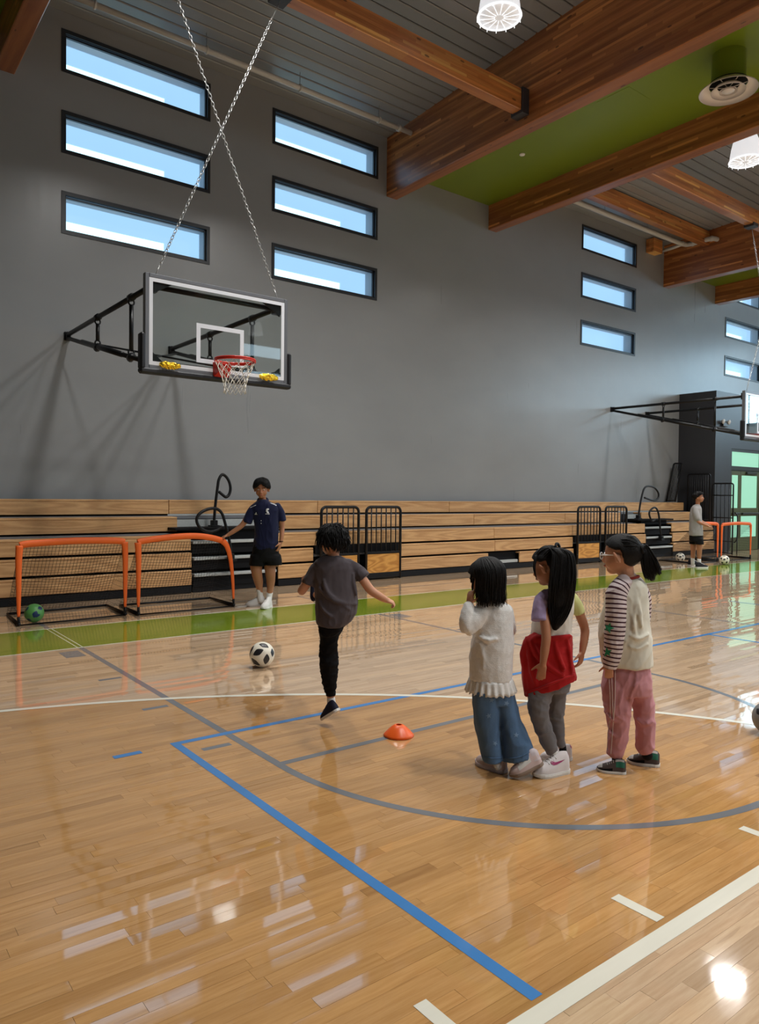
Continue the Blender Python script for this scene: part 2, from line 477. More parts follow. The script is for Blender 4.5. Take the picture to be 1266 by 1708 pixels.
# ---- purlins that carry the hoop chains, hangers, pipes
def purlin(x0, x1, y0, y1, z0, z1, label, hanger=True, mid=None):
    r = thing('hanger_beam', label, 'beam', ((x0 + x1) / 2, (y0 + y1) / 2, z0))
    MB().bbox(x0 + .004, x1 - .004, y0, y1, z0, z1, 0.01).build('timber', m_glux, r)
    if hanger:
        for xx in (x0 + .002, x1 - .162):
            mb = MB(); mb.bbox(xx, xx + .16, y0 - .03, y1 + .03, z0 - .05, z1 + .02, .006)
            mb.build('steel_hanger', m_hang, r)
        if mid is not None:
            for mx in mid:
                mb = MB(); mb.bbox(mx - .11, mx + .11, y0 - .02, y1 + .02, z0 - .05, z0 + .03, .006); mb.build('chain_bracket', m_hang, r)
    return r
m_hang = pm('hanger_steel', lin(62, 62, 66), 0.45, 0.1, 6, metal=0.3)
HOOPX = (3.85, 17.55)
m_glux = wood('hanger_timber', lin(142, 78, 34), lin(228, 152, 84), 'x', 30.0, 0.34, 0.35, knots=True, lam=0.042, stretch=0.05)
purlin(2.32, 9.12, 8.03, 8.22, 7.68, 8.02, 'timber hanger beam above the nearest basketball hoop', True, (HOOPX[0] - .87, HOOPX[0] + .77))
purlin(12.29, 19.10, 8.03, 8.22, 7.68, 8.02, 'timber hanger beam above the second basketball hoop', True, (HOOPX[1] - .80, HOOPX[1] + .80))
purlin(12.29, 19.10, 10.36, 10.54, 8.33, 8.70, 'reddish timber beam close to the wall in the far bay', False)
m_pipe = pm('pipe_white', lin(188, 186, 182), 0.45, 0.05, 4)
m_rod = pm('rod_steel', lin(150, 150, 150), 0.35, 0.05, 4, metal=0.8)
r = thing('ceiling_pipe', 'white pipe hung along the wall under the near ceiling bay', 'pipe', (5.7, 10.9, 8.4))
MB().tube([(2.34, 10.9, 8.44), (9.08, 10.9, 8.44)], 0.046, 12).build('pipe', m_pipe, r, True)
for x in (3.2, 4.9, 6.6, 8.3):
    mb = MB(); mb.tube([(x, 10.9, 8.44), (x, 10.9, deckz(10.9))], 0.005, 6); mb.build('hanger_rod', m_rod, r)
    mb = MB(); mb.tube([(x - .015, 10.9, 8.44), (x + .015, 10.9, 8.44)], 0.062, 12); mb.build('clamp', m_pipe, r, True)
mb = MB(); mb.tube([(8.75, 10.9, 8.44), (8.80, 10.9, 8.44)], 0.066, 12); mb.build('coupling', m_pipe, r, True)
r = thing('ceiling_pipe', 'white pipe with elbows ending at the far deep beam', 'pipe', (15.7, 10.9, 8.4))
MB().tube(spline([(12.31, 10.9, 8.40), (15, 10.9, 8.40), (18.2, 10.9, 8.41), (18.72, 10.9, 8.42), (18.86, 10.8, 8.42), (18.88, 10.5, 8.42), (18.88, 10.3, 8.42), (18.93, 10.17, 8.42), (19.08, 10.14, 8.42)], 6), 0.06, 12).build('pipe', m_pipe, r, True)
MB().tube([(18.7, 10.9, 8.42), (18.72, 11.2, 8.40), (18.72, 11.69, 8.39)], 0.045, 12).build('branch', m_pipe, r, True)
for p in ((18.66, 10.9, 8.42), (18.88, 10.72, 8.42), (18.9, 10.2, 8.42)):
    MB().sphere(p, .072, 12, 8).build('fitting', m_pipe, r, True)
for x in (13.4, 15.2, 17.0):
    MB().tube([(x, 10.9, 8.40), (x, 10.9, deckz(10.9))], 0.005, 6).build('hanger_rod', m_rod, r)
o = thing('ledger_block', 'short timber block on the wall beside the far deep beam', 'block', (18.6, WALL_Y, 8.2))
MB().bbox(18.2, 18.62, 11.45, WALL_Y - .003, 8.28, 8.64, .01).build('timber', m_glux, o)

# ================================================================== FLOOR
floor = MB().box(RX0, RX1, RY0, WALL_Y + .3, -0.15, -0.0016).build('floor', pm('floor_joint_dark', lin(96, 66, 38), 0.6, 0.1, 3))
tag(floor, 'glossy maple gym floor with painted court lines', 'floor', kind='structure')
ARC_C, ARC_R, KEY_Y = (-0.415, -0.30), 6.0, 1.37
def floor_mat(name, by_object):
    t = NT(name); p = t.pos(); s = t.sep(p)
    if by_object:
        rnd = t.n('ShaderNodeObjectInfo').outputs['Random']
    else:
        rnd = t.attr('tone')[2]
    off = t.n('ShaderNodeCombineXYZ'); t.put(off, 0, t.math('MULTIPLY', rnd, 61.0)); t.put(off, 1, t.math('MULTIPLY', rnd, 17.0))
    ad = t.n('ShaderNodeVectorMath', operation='ADD'); t.put(ad, 0, t.mapping(p, (0.07, 1, 1))); t.put(ad, 1, off.outputs[0])
    fine = t.noise(ad.outputs[0], 95.0, 4.0, 0.62)
    wav = t.math('SINE', t.math('MULTIPLY', t.noise(ad.outputs[0], 9.0, 2.0), 42.0))
    g = t.math('ADD', t.math('MULTIPLY', fine, 0.72), t.math('MULTIPLY', wav, 0.07), clamp=True)
    # each board's own tone
    tone = t.ramp(rnd, [(0.0, (0.74, 0.70, 0.66, 1)), (0.10, (0.90, 0.88, 0.85, 1)), (0.5, (1.0, 1.0, 1.0, 1)), (0.9, (1.07, 1.06, 1.04, 1)), (1.0, (1.12, 1.10, 1.04, 1))])
    # finish: amber stain between the key line and the arc, clear finish elsewhere
    dx = t.math('SUBTRACT', s[0], ARC_C[0]); dy = t.math('SUBTRACT', s[1], ARC_C[1])
    d2 = t.math('SQRT', t.math('ADD', t.math('MULTIPLY', dx, dx), t.math('MULTIPLY', dy, dy)))
    amber = t.math('MULTIPLY', t.math('LESS_THAN', d2, ARC_R), t.math('GREATER_THAN', s[1], KEY_Y))
    ca = t.mix(g, lin(172, 124, 72), lin(222, 176, 118))
    cn = t.mix(g, lin(186, 152, 118), lin(232, 206, 174))
    col = t.mix(1.0, t.mix(amber, cn, ca), tone, 'MULTIPLY')
    # sparse dark mineral streaks
    st = t.math('GREATER_THAN', t.noise(t.mapping(p, (0.35, 5.0, 1.0)), 3.3, 2.0), 0.69)
    col = t.mix(t.math('MULTIPLY', st, 0.16), col, lin(96, 62, 34))
    t.set(col=col, rough=t.math('ADD', t.math('MULTIPLY', t.noise(p, 2.0, 2.0), 0.03), 0.03), spec=0.65, coat=0.6)
    t.b.inputs['IOR'].default_value = 1.8; t.b.inputs['Coat Roughness'].default_value = 0.04
    h = t.noise(t.mapping(p, (0.5, 1.6, 1)), 7.0, 2.0)
    t.bump(h, 0.02, 0.01)
    return t.m
m_plank_o = floor_mat('maple_board', True)
m_plank_s = floor_mat('maple_boards_far', False)
BW = 0.057
rng = random.Random(11)
planks = []
j0, j1 = int(-1.2 / BW), int(WALL_Y / BW)
for j in range(j0, j1):
    yc = (j + 0.5) * BW
    x = -3.0 - rng.random() * 1.2
    xmax = 26.0
    while x < xmax:
        L = rng.choice((0.32, 0.46, 0.55, 0.68, 0.8, 0.95, 1.1)) * (0.9 + .2 * rng.random())
        planks.append((x, x + L, yc, rng.gauss(0, 0.0075), rng.random() * 0.00012, rng.random()))
        x += L
def inview(x, y, m=40):
    d = Vector((x, y, -EYE)); z = d.dot(CF)
    if z < 0.3: return False
    px = IMW / 2 + FPX * d.dot(CR) / z; py = IMH / 2 - FPX * d.dot(CU) / z
    return -m < px < IMW + m and py < IMH + m
near = []
for i, (xa, xb, yc, ti, dz, tn) in enumerate(planks):
    if inview((xa + xb) / 2, yc) and yc > 0: near.append((math.hypot((xa + xb) / 2, yc), i))
near.sort(); near_ids = {i for _, i in near[:300]}
# one shared unit board (12 triangles, chamfer-free) scaled per board
ub = bpy.data.meshes.new('floor_board')
ub.from_pydata([(-.5, -.5, -1), (.5, -.5, -1), (.5, .5, -1), (-.5, .5, -1), (-.5, -.5, 0), (.5, -.5, 0), (.5, .5, 0), (-.5, .5, 0)], [],
               [(0, 3, 2, 1), (4, 5, 6, 7), (0, 1, 5, 4), (1, 2, 6, 5), (2, 3, 7, 6), (3, 0, 4, 7)])
ub.materials.append(m_plank_o); ub.update()
GAP = 0.0007
sv, sf, tones = [], [], []
for i, (xa, xb, yc, ti, dz, tn) in enumerate(planks):
    if i in near_ids:
        o = bpy.data.objects.new('floor_board', ub); COL.objects.link(o); o.parent = floor
        o.location = ((xa + xb) / 2, yc, dz); o.scale = (xb - xa - GAP, BW - GAP, 0.0016); o.rotation_euler = (ti, 0, 0)
    else:
        hw = (BW - GAP) / 2; k0 = len(sv)
        z0, z1 = dz - hw * ti, dz + hw * ti
        sv += [(xa, yc - hw, z0), (xb - GAP, yc - hw, z0), (xb - GAP, yc + hw, z1), (xa, yc + hw, z1)]
        sf.append((k0, k0 + 1, k0 + 2, k0 + 3)); tones.append(tn)
me = bpy.data.meshes.new('floor_boards'); me.from_pydata(sv, [], sf); me.update()
at = me.attributes.new('tone', 'FLOAT', 'FACE'); at.data.foreach_set('value', tones)
me.materials.append(m_plank_s)
o = bpy.data.objects.new('floor_boards', me); COL.objects.link(o); o.parent = floor; o['kind'] = 'stuff'

# painted marks: thin paint films on the boards
def paint(name, col, rough=0.1):
    t = NT(name); p = t.pos()
    f = t.noise(t.mapping(p, (0.3, 2, 1)), 14.0, 3.0)
    t.set(col=t.mix(f, tuple(c * .9 for c in col[:3]) + (1,), col), rough=rough, spec=0.7)
    jn = t.math('FRACT', t.math('DIVIDE', t.sep(p)[1], BW))
    t.bump(t.math('ADD', t.math('MULTIPLY', t.noise(t.mapping(p, (.5, 1.6, 1)), 7.0, 2.0), 1.0), t.math('MULTIPLY', jn, 0.02)), 0.05, 0.01)
    return t.m
p_blue = paint('paint_blue', lin(72, 130, 190)); p_grey = paint('paint_grey', lin(118, 120, 124)); p_white = paint('paint_white', lin(226, 222, 206)); p_green = paint('paint_green', lin(116, 135, 36))
def mark(name, quad, z, mat, label=None):
    vs = [(x, y, z) for (x, y) in quad]
    o = MB().add(vs, [tuple(range(len(vs)))]).build(name, mat, floor)
    if label: o['label'] = label
    return o
def rect(name, x0, x1, y0, y1, z, mat, label=None): return mark(name, [(x0, y0), (x1, y0), (x1, y1), (x0, y1)], z, mat, label)
def arc(name, c, r0, r1, a0, a1, z, mat, label=None, n=90):
    vs, fs = [], []
    for i in range(n + 1):
        a = math.radians(a0 + (a1 - a0) * i / n)
        vs += [(c[0] + r0 * math.cos(a), c[1] + r0 * math.sin(a), z), (c[0] + r1 * math.cos(a), c[1] + r1 * math.sin(a), z)]
    for i in range(n): fs.append((2 * i, 2 * i + 1, 2 * i + 3, 2 * i + 2))
    o = MB().add(vs, fs).build(name, mat, floor)
    if label: o['label'] = label
    return o
Z = 0.0007
rect('painted_sideline', RX0 + .1, RX1 - .1, 7.395, 8.57, Z, p_green, 'wide green painted sideline band')
rect('painted_line', RX0 + .1, RX1 - .1, 7.365, 7.395, Z + .0002, p_white); rect('painted_line', RX0 + .1, RX1 - .1, 8.57, 8.60, Z + .0002, p_white)
# cross-court key in grey
rect('painted_line', 2.02, 2.07, 3.5, 7.365, Z, p_grey, 'grey lane line'); rect('painted_line', 2.02, 2.07, 8.6, 9.34, Z, p_grey)
rect('painted_line', 2.016, 2.026, 7.395, 8.57, Z + .0002, p_white); rect('painted_line', 2.064, 2.074, 7.395, 8.57, Z + .0002, p_white)
rect('painted_line', 5.66, 5.71, 3.5, 7.365, Z, p_grey); rect('painted_line', 5.66, 5.71, 8.6, 9.34, Z, p_grey)
rect('painted_line', 2.07, 5.66, 3.522, 3.572, Z, p_grey, 'grey free throw line')
arc('painted_arc', (3.865, 3.50), 1.795, 1.845, 180, 360, Z, p_grey, 'grey free throw semicircle')
for (ya, yb) in ((6.97, 7.25),):
    rect('painted_block', 1.81, 1.985, ya, yb, Z, p_grey); rect('painted_block', 5.745, 5.92, ya, yb, Z, p_grey)
for yc in (5.99, 5.0, 4.01):
    rect('painted_tick', 1.80, 1.98, yc - .025, yc + .025, Z, p_grey); rect('painted_tick', 5.75, 5.93, yc - .025, yc + .025, Z, p_grey)
rect('painted_line', 0.0, 9.0, 9.30, 9.34, Z, p_grey)
# cross-court three-point line at the right, seen as a thin line
rect('painted_line', 8.90, 8.94, 4.2, 7.365, Z, p_grey); 
# volleyball lines in blue
rect('painted_line', 1.687, 1.737, 1.42, 4.228, Z + .0003, p_blue, 'blue end line'); rect('painted_line', 1.737, 19.7, 4.178, 4.228, Z + .0003, p_blue, 'blue volleyball sideline')
rect('painted_tick', 1.34, 1.50, 4.16, 4.21, Z + .0003, p_blue)
rect('painted_line', 7.85, 7.90, -4.0, 4.178, Z + .0003, p_blue); rect('painted_line', 10.7, 10.75, 4.228, 5.4, Z + .0003, p_blue)
# main court in white
arc('painted_arc', ARC_C, 5.975, 6.025, 16.2, 118, Z + .0005, p_white, 'white three point arc', 120)
rect('painted_line', -5.0, 5.2, 1.335, 1.40, Z + .0005, p_white, 'white key line')
for xc in (1.415, 2.385, 3.355, 4.325):
    rect('painted_tick', xc - .025, xc + .025, 1.425, 1.615, Z + .0005, p_white)
# ================================================================== BLEACHERS
m_seat = wood('bleacher_pine', lin(164, 118, 72), lin(218, 174, 122), 'x', 85.0, 0.45, 0.1, stretch=0.08, bandw=0.2)
m_ply = wood('plywood', lin(164, 104, 36), lin(218, 160, 78), 'x', 70.0, 0.5, 0.05, stretch=0.3, bandw=0.3)
m_gdeck = pm('bleacher_deck_grey', lin(112, 113, 116), 0.5, 0.12, 4)
m_nose = pm('step_nosing', lin(172, 176, 174), 0.45, 0.15, 40)
m_skirt = pm('bleacher_skirt', lin(14, 15, 19), 0.55, 0.15, 3, spec=0.25)
BL = thing('bleachers', 'closed wooden bleachers running along the whole grey wall', 'bleachers', (9.0, 10.5, 0))
ROWY = [10.50, 10.53, 10.56, 10.92, 11.30]
ROWT = [0.352, 0.612, 0.872, 1.145, 1.405]
BH = 0.225
def seat(row, x0, x1):
    y, z = ROWY[row], ROWT[row]; g = .004
    o = MB().bbox(x0 + g, x1 - g, y, y + .24, z - .035, z, .008)
    o.bbox(x0 + g, x1 - g, y + .002, y + .03, z - BH, z - .036, .004)
    return o.build('seat_board', m_seat, BL)
segs = [[(-7.9, -1.0), (-1.0, 4.53), (6.02, 6.72), (8.58, 10.93), (11.87, 13.70), (15.66, 16.62), (17.85, 19.93)],
        [(-7.9, -1.0), (-1.0, 4.54), (6.02, 6.72), (8.58, 11.15), (11.15, 13.70), (15.66, 16.62), (17.85, 19.93)],
        [(-7.9, -1.0), (-1.0, 4.54), (6.02, 7.55), (7.55, 11.15), (11.15, 13.9), (13.9, 16.62), (17.85, 19.93)],
        [(-7.9, -1.0), (-1.0, 4.47), (6.05, 7.2), (7.2, 10.92), (10.92, 13.9), (13.9, 16.1), (17.0, 19.80)],
        [(-7.9, -1.0), (-1.0, 4.48), (4.48, 7.29), (7.29, 10.57), (10.57, 13.8), (13.8, 16.8), (16.8, 19.70)]]
for r_, ss in enumerate(segs):
    for (a, b) in ss: seat(r_, a, b)
# dark understructure, decks and skirt
mb = MB()
for (a, b) in ((-7.9, 4.53), (6.03, 6.7), (8.6, 13.68), (15.68, 16.6), (17.87, 19.9)):
    mb.box(a, b, 10.62, 10.95, 0.0, 0.60)
mb.box(-7.9, 4.5, 10.66, 11.6, 0.0, 0.84); mb.box(6.05, 19.9, 10.70, 11.6, 0.0, 0.84)
mb.box(4.5, 6.05, 10.75, 11.6, 0.0, 0.90)
mb.box(-7.9, 19.8, 11.02, 11.6, 0.84, 1.10); mb.box(-7.9, 19.7, 11.42, WALL_Y - .01, 1.0, 1.36)
mb.build('understructure', m_blackmatte, BL)
mb = MB(); mb.box(-7.9, 4.5, 10.80, 10.93, 0.85, 0.895); mb.box(6.05, 16.6, 10.80, 10.93, 0.85, 0.895); mb.box(17.4, 19.8, 10.80, 10.93, 0.85, 0.895)
mb.build('foot_deck', m_gdeck, BL)
mb = MB(); mb.box(-7.9, 19.7, 11.16, 11.31, 1.105, 1.155); mb.build('foot_deck', m_gdeck, BL)
for (a, b) in ((-7.9, 4.53), (6.03, 6.70), (8.58, 13.70), (15.66, 16.62), (17.85, 19.93)):
    MB().bbox(a, b, 10.515, 10.56, 0.004, 0.118, .006).build('base_skirt', m_skirt, BL)
# aisle steps
def steps(x0, x1):
    for i, z in enumerate((0.285, 0.535, 0.785)):
        y = 10.50 + i * .03
        MB().bbox(x0 + .01, x1 - .01, y, y + .24, z - .045, z, .006).build('step_tread', m_nose, BL)
        MB().box(x0 + .01, x1 - .01, y + .04, y + .08, z - .20, z - .046).build('step_riser', m_blackmatte, BL)
    MB().box(x0 + .01, x1 - .01, 10.56, 10.62, 0.004, 0.24).build('step_riser', m_skirt, BL)
    MB().bbox(x0 - .25, x1 + .2, 10.62, 10.99, 0.945, 0.985, .006).build('landing', m_blackmatte, BL)
    MB().box(x0 + .01, x1 - .01, 10.70, 10.74, 0.786, 0.944).build('step_riser', m_blackmatte, BL)
    MB().box(x0 - .1, x1 + .1, 11.01, 11.03, 0.986, 1.10).build('riser_panel', m_nose, BL)
    MB().box(x0 - .1, x1 + .1, 11.295, 11.315, 1.11, 1.178).build('riser_panel', m_nose, BL)
steps(4.56, 6.0); steps(16.64, 17.83)
# hidden storage gap in the first row and the wheelchair notches
MB().box(10.95, 11.85, 10.60, 10.615, 0.12, 0.36).build('gap_panel', m_blackmatte, BL)
MB().bbox(10.95, 11.85, 10.53, 10.60, 0.13, 0.19, .005).build('gap_rail', m_nose, BL)
for (a, b) in ((6.74, 8.56), (13.72, 15.64)):
    MB().box(a, b, 10.90, 10.94, 0.0, 0.60).build('notch_panel', m_blackmatte, BL)
    MB().bbox(a, b, 10.50, 10.545, 0.50, 0.645, .004).build('notch_fascia', m_blackmatte, BL)
    MB().box(a, b, 10.55, 10.92, 0.46, 0.50).build('notch_deck', m_gdeck, BL)

# ---- guard rails with plywood panels
def guard_rail(x0, x1, label, Y=10.43, top=1.33):
    r = thing('guard_rail', label, 'guard rail', ((x0 + x1) / 2, Y, 0), group='guard rails in front of the bleachers')
    R = .026; rr = .09
    path = [(x0 + R, Y, 0.02), (x0 + R, Y, top - R - rr)]
    for k in range(1, 6):
        a = PI - PI / 2 * k / 5; path.append((x0 + R + rr + rr * math.cos(a), Y, top - R - rr + rr * math.sin(a)))
    for k in range(0, 6):
        a = PI / 2 - PI / 2 * k / 5; path.append((x1 - R - rr + rr * math.cos(a), Y, top - R - rr + rr * math.sin(a)))
    path.append((x1 - R, Y, 0.02))
    MB().tube(path, R, 8).build('frame', m_black, r, True)
    for k in range(1, 7):
        x = x0 + R + (x1 - x0 - 2 * R) * k / 7
        MB().tube([(x, Y, 0.48), (x, Y, top - R)], .0125, 6).build('bar', m_black, r, True)
    MB().bbox(x0 + R, x1 - R, Y - .015, Y + .015, 0.465, 0.505, .004).build('cross_rail', m_black, r)
    MB().bbox(x0 + .05, x1 - .05, Y - .008, Y + .010, 0.125, 0.46, .003).build('panel', m_ply, r)
    MB().bbox(x0 + R, x1 - R, Y - .016, Y + .016, 0.03, 0.12, .004).build('kick_rail', m_black, r)
    for x in (x0 + R, x1 - R):
        MB().lathe((x, Y, 0.0), [(.02, 0), (.026, .006), (.022, .03)], 10).build('foot', m_black, r, True)
    return r
guard_rail(6.78, 7.61, 'black guard rail directly behind the kicking boy, left of the near pair')
guard_rail(7.73, 8.56, 'black guard rail with plywood base, right of the near pair beside the kicking boy')
guard_rail(13.71, 14.59, 'black guard rail with plywood base, left of the far pair above the ponytail girls')
guard_rail(14.75, 15.64, 'black guard rail behind the head of the girl with glasses, right of the far pair')

# ---- looped aisle handrails
def pxpath(pts, Y, dy=None):
    return [PY(x, y, Y) for (x, y) in pts]
def handrail(name, label, loop, Y, base, R=.024, group=None):
    p = spline(pxpath(loop, Y), 6)
    b = PY(base[0], base[1], Y)
    r = thing('handrail', label, 'handrail', (b.x, b.y, b.z), group='looped aisle handrails')
    MB().tube(p, R, 8).build('tube', m_black, r, True)
    mb = MB(); mb.bbox(b.x - .045, b.x + .045, Y - .05, Y + .05, b.z - .005, b.z + .11, .008); mb.bbox(b.x - .075, b.x + .075, Y - .07, Y + .07, b.z - .008, b.z + .03, .005)
    mb.build('base', m_black, r)
    return r
handrail('h', 'black looped handrail standing tall against the grey wall left of the man in blue',
         [(357, 872), (359, 845), (363, 812), (365, 800), (370, 792), (376, 794), (382, 803), (384.5, 815), (382, 825), (377, 829), (372, 826), (365, 820)], 10.86, (357, 879))
handrail('h', 'lower black looped handrail beside the man in blue, rising from the steps',
         [(370, 878), (362, 884), (352, 887), (341, 885), (332, 878), (328, 868), (331, 859), (340, 852), (353, 848), (364, 850), (371, 858), (375, 871), (380, 890), (384, 910), (385, 930)], 10.46, (385, 935))
handrail('h', 'black hook shaped handrail standing tall on the far bleacher steps',
         [(1065, 862), (1068, 840), (1072, 822), (1076, 813), (1083, 811), (1092, 814), (1098, 822), (1098, 830), (1093, 834.5), (1086, 834), (1075, 830)], 10.86, (1064.5, 866))
handrail('h', 'lower black looped handrail on the far bleacher steps',
         [(1093, 866), (1088, 869), (1084, 862), (1083, 855), (1087, 849), (1092, 846.5), (1096, 850), (1099, 860), (1101, 880), (1103, 898)], 10.46, (1102.5, 901))

# ---- end guard rails at the far end, stepping down with the rows
def end_rail(label, pts_top, y0, y1, z0, z1, X, lean=0.0, nb=5, mid=None):
    r = thing('end_rail', label, 'guard rail', (X, (y0 + y1) / 2, z0), group='stepped end rails of the bleachers')
    R = .02; rr = .06
    def P(y, z): return (X + lean * (z - z0), y, z)
    path = [P(y0, z0), P(y0, z1 - rr)] + [P(y0 - rr + rr * math.cos(PI / 2 * k / 4), z1 - rr + rr * math.sin(PI / 2 * k / 4)) for k in range(1, 5)]
    path += [P(y1 + rr - rr * math.sin(PI / 2 * k / 4), z1 - rr + rr * math.cos(PI / 2 * k / 4)) for k in range(0, 5)] + [P(y1, z0)]
    MB().tube(path, R, 8).build('frame', m_black, r, True)
    for k in range(1, nb + 1):
        y = y0 + (y1 - y0) * k / (nb + 1)
        MB().tube([P(y, z0), P(y, z1 - R)], .011, 6).build('bar', m_black, r, True)
    for zz in (mid or []):
        MB().tube([P(y0, zz), P(y1, zz)], .016, 6).build('cross_rail', m_black, r, True)
    MB().tube([P(y0, z0 + .03), P(y1, z0 + .03)], .018, 6).build('cross_rail', m_black, r, True)
    return r
end_rail('tallest black end rail leaning by the dark wall corner', None, 11.60, 11.32, 1.43, 2.53, 19.28, 0.33, 6)
end_rail('middle black end rail behind the far man', None, 11.28, 10.62, 0.90, 2.22, 19.86, 0.0, 9)
end_rail('front black end rail between the far man and the glass doors', None, 10.60, 10.02, 0.0, 1.95, 19.98, 0.0, 4, (1.62, 1.0, 0.35))
o = thing('end_rail', 'low black rail loop in front of the glass doors', 'guard rail', (19.99, 9.95, 0))
MB().tube(spline([(20.0, 9.985, 1.15), (20.0, 9.94, 1.12), (20.0, 9.90, 1.0), (20.0, 9.90, .5), (20.0, 9.94, .36), (20.0, 9.985, .33)], 5), .016, 8).tube([(20.0, 9.9, .5), (20.0, 9.9, .002)], .014, 8).build('tube', m_black, o, True)

# ================================================================== DARK VESTIBULE AND DOORS
o = MB().add([(20.05, 10.59, 0), (20.95, 10.59, 0), (20.95, 10.59, 2.98), (22.85, 10.59, 2.98), (22.85, 10.59, 0), (RX1 - .01, 10.59, 0), (RX1 - .01, 10.59, 4.56), (20.05, 10.59, 4.56),
              (20.05, WALL_Y, 0), (20.05, WALL_Y, 4.56), (RX1 - .01, WALL_Y, 4.56), (20.95, 10.8, 0), (20.95, 10.8, 2.98), (22.85, 10.8, 2.98), (22.85, 10.8, 0)],
             [(0, 1, 2, 7), (2, 3, 6, 7), (3, 4, 5, 6), (8, 0, 7, 9), (7, 6, 10, 9), (1, 11, 12, 2), (2, 12, 13, 3), (3, 13, 14, 4)]).build('wall_vestibule', m_char)
tag(o, 'dark charcoal vestibule wall projecting below the far windows', 'wall', kind='structure')
DR = tag(empty('door_1', (21.9, 10.66, 0)), 'green tinted glass double doors with a transom at the right edge', 'door', kind='structure')
m_dframe = pm('door_frame_bronze', lin(74, 80, 52), 0.4, 0.08, 4)
m_dglass = emat('door_glass_green', (0.40, 0.86, 0.60, 1), 0.9)
m_dframe2 = pm('door_frame_dark', lin(38, 42, 36), 0.4, 0.08, 4)
mb = MB(); Y0, Y1 = 10.61, 10.72
mb.box(20.95, 21.03, Y0, Y1, 0, 2.98); mb.box(22.77, 22.85, Y0, Y1, 0, 2.98); mb.box(21.03, 22.77, Y0, Y1, 2.90, 2.98); mb.box(21.03, 22.77, Y0, Y1, 2.36, 2.48)
mb.build('frame', m_dframe2, DR)
MB().box(21.03, 22.77, 10.66, 10.67, 2.48, 2.90).build('transom_pane', m_dglass, DR)
for (a, b) in ((21.035, 21.60), (21.61, 22.765)):
    lf = MB(); st = .10
    lf.box(a, a + st * .6, Y0 + .02, Y1 - .02, .01, 2.35); lf.box(b - st, b, Y0 + .02, Y1 - .02, .01, 2.35)
    lf.box(a + st * .6, b - st, Y0 + .02, Y1 - .02, 2.22, 2.35); lf.box(a + st * .6, b - st, Y0 + .02, Y1 - .02, 1.02, 1.26); lf.box(a + st * .6, b - st, Y0 + .02, Y1 - .02, .01, .40)
    lf = lf.build('door_leaf', m_dframe, DR)
    MB().box(a + st * .6, b - st, 10.655, 10.665, 1.26, 2.22).build('pane', m_dglass, lf); MB().box(a + st * .6, b - st, 10.655, 10.665, .40, 1.02).build('pane', m_dglass, lf)
    mb = MB(); mb.bbox(a + .06, b - .06, 10.56, 10.60, 1.06, 1.12, .01); mb.box(a + .08, a + .12, 10.60, 10.632, 1.07, 1.11); mb.box(b - .12, b - .08, 10.60, 10.632, 1.07, 1.11)
    mb.build('push_bar', m_dframe2, lf)
mb = MB(); mb.bbox(21.9, 22.5, 10.57, 10.63, 2.26, 2.33, .01); mb.build('door_closer', m_dframe2, DR)
o = thing('emergency_light', 'small twin head emergency light on the dark wall beside the far hoop', 'light', (20.55, 10.55, 3.28))
pp = PY(1209, 708, 10.55); o.location = pp
MB().bbox(pp.x - .13, pp.x + .13, 10.52, 10.588, pp.z - .06, pp.z + .06, .01).build('housing', m_char, o)
for dx in (-.16, .16):
    mb = MB(); mb.lathe((pp.x + dx, 10.50, pp.z + .07), [(.02, .08), (.05, .03), (.07, 0.0), (.06, -.01), (.0, -.015)], 14, axis=(0.1 * dx, 1, 0.2)); mb.build('lamp_head', m_pipe, o, True)
    MB().tube([(pp.x + dx * .8, 10.55, pp.z + .02), (pp.x + dx, 10.54, pp.z + .06)], .012, 6).build('bracket', m_pipe, o, True)
# windows of the wall behind the photographer (they reflect in the backboard glass)
for (x0, x1) in ((3.0, 5.4), (6.5, 8.9), (15.4, 17.8), (22.6, 25.0)):
    for (z0, z1) in WROW:
        r = tag(empty('window_%d' % k, ((x0 + x1) / 2, RY0, z0)), 'slot window behind the photographer, %s, in the %s' % ({7.779: 'top row', 6.581: 'middle row', 5.385: 'bottom row'}[z0], {3.0: 'first column', 6.5: 'second column', 15.4: 'third column', 22.6: 'last column'}[x0]), 'window', kind='structure'); k += 1
        MB().box(x0 + .06, x1 - .06, RY0 + .01, RY0 + .02, z0 + .06, z1 - .06).build('pane', emat('front_window_daylight', (0.62, 0.84, 1.0, 1), 6.0 * WIN_E), r)
        mb = MB(); mb.box(x0, x0 + .06, RY0 + .002, RY0 + .05, z0, z1); mb.box(x1 - .06, x1, RY0 + .002, RY0 + .05, z0, z1)
        mb.box(x0 + .06, x1 - .06, RY0 + .002, RY0 + .05, z0, z0 + .06); mb.box(x0 + .06, x1 - .06, RY0 + .002, RY0 + .05, z1 - .06, z1); mb.build('frame', m_frame, r)

# ================================================================== BASKETBALL HOOPS
t = NT('backboard_glass')
tr = t.n('ShaderNodeBsdfTransparent'); gl = t.n('ShaderNodeBsdfGlossy'); mx = t.n('ShaderNodeMixShader'); fr = t.n('ShaderNodeFresnel')
t.put(tr, 0, t.mix(t.noise(t.obj(), 2.0), (0.90, 0.94, 0.93, 1), (0.93, 0.96, 0.95, 1))); t.put(gl, 0, (1, 1, 1, 1)); t.put(gl, 'Roughness', 0.02); t.put(fr, 0, 1.5)
t.t.links.new(t.math('MULTIPLY', fr.outputs[0], 0.6, clamp=True), mx.inputs[0]); t.t.links.new(tr.outputs[0], mx.inputs[1]); t.t.links.new(gl.outputs[0], mx.inputs[2]); t.t.links.new(mx.outputs[0], t.out.inputs[0])
m_bglass = t.m
m_bframe = pm('backboard_frame_grey', lin(104, 107, 112), 0.4, 0.06, 4, metal=0.2)
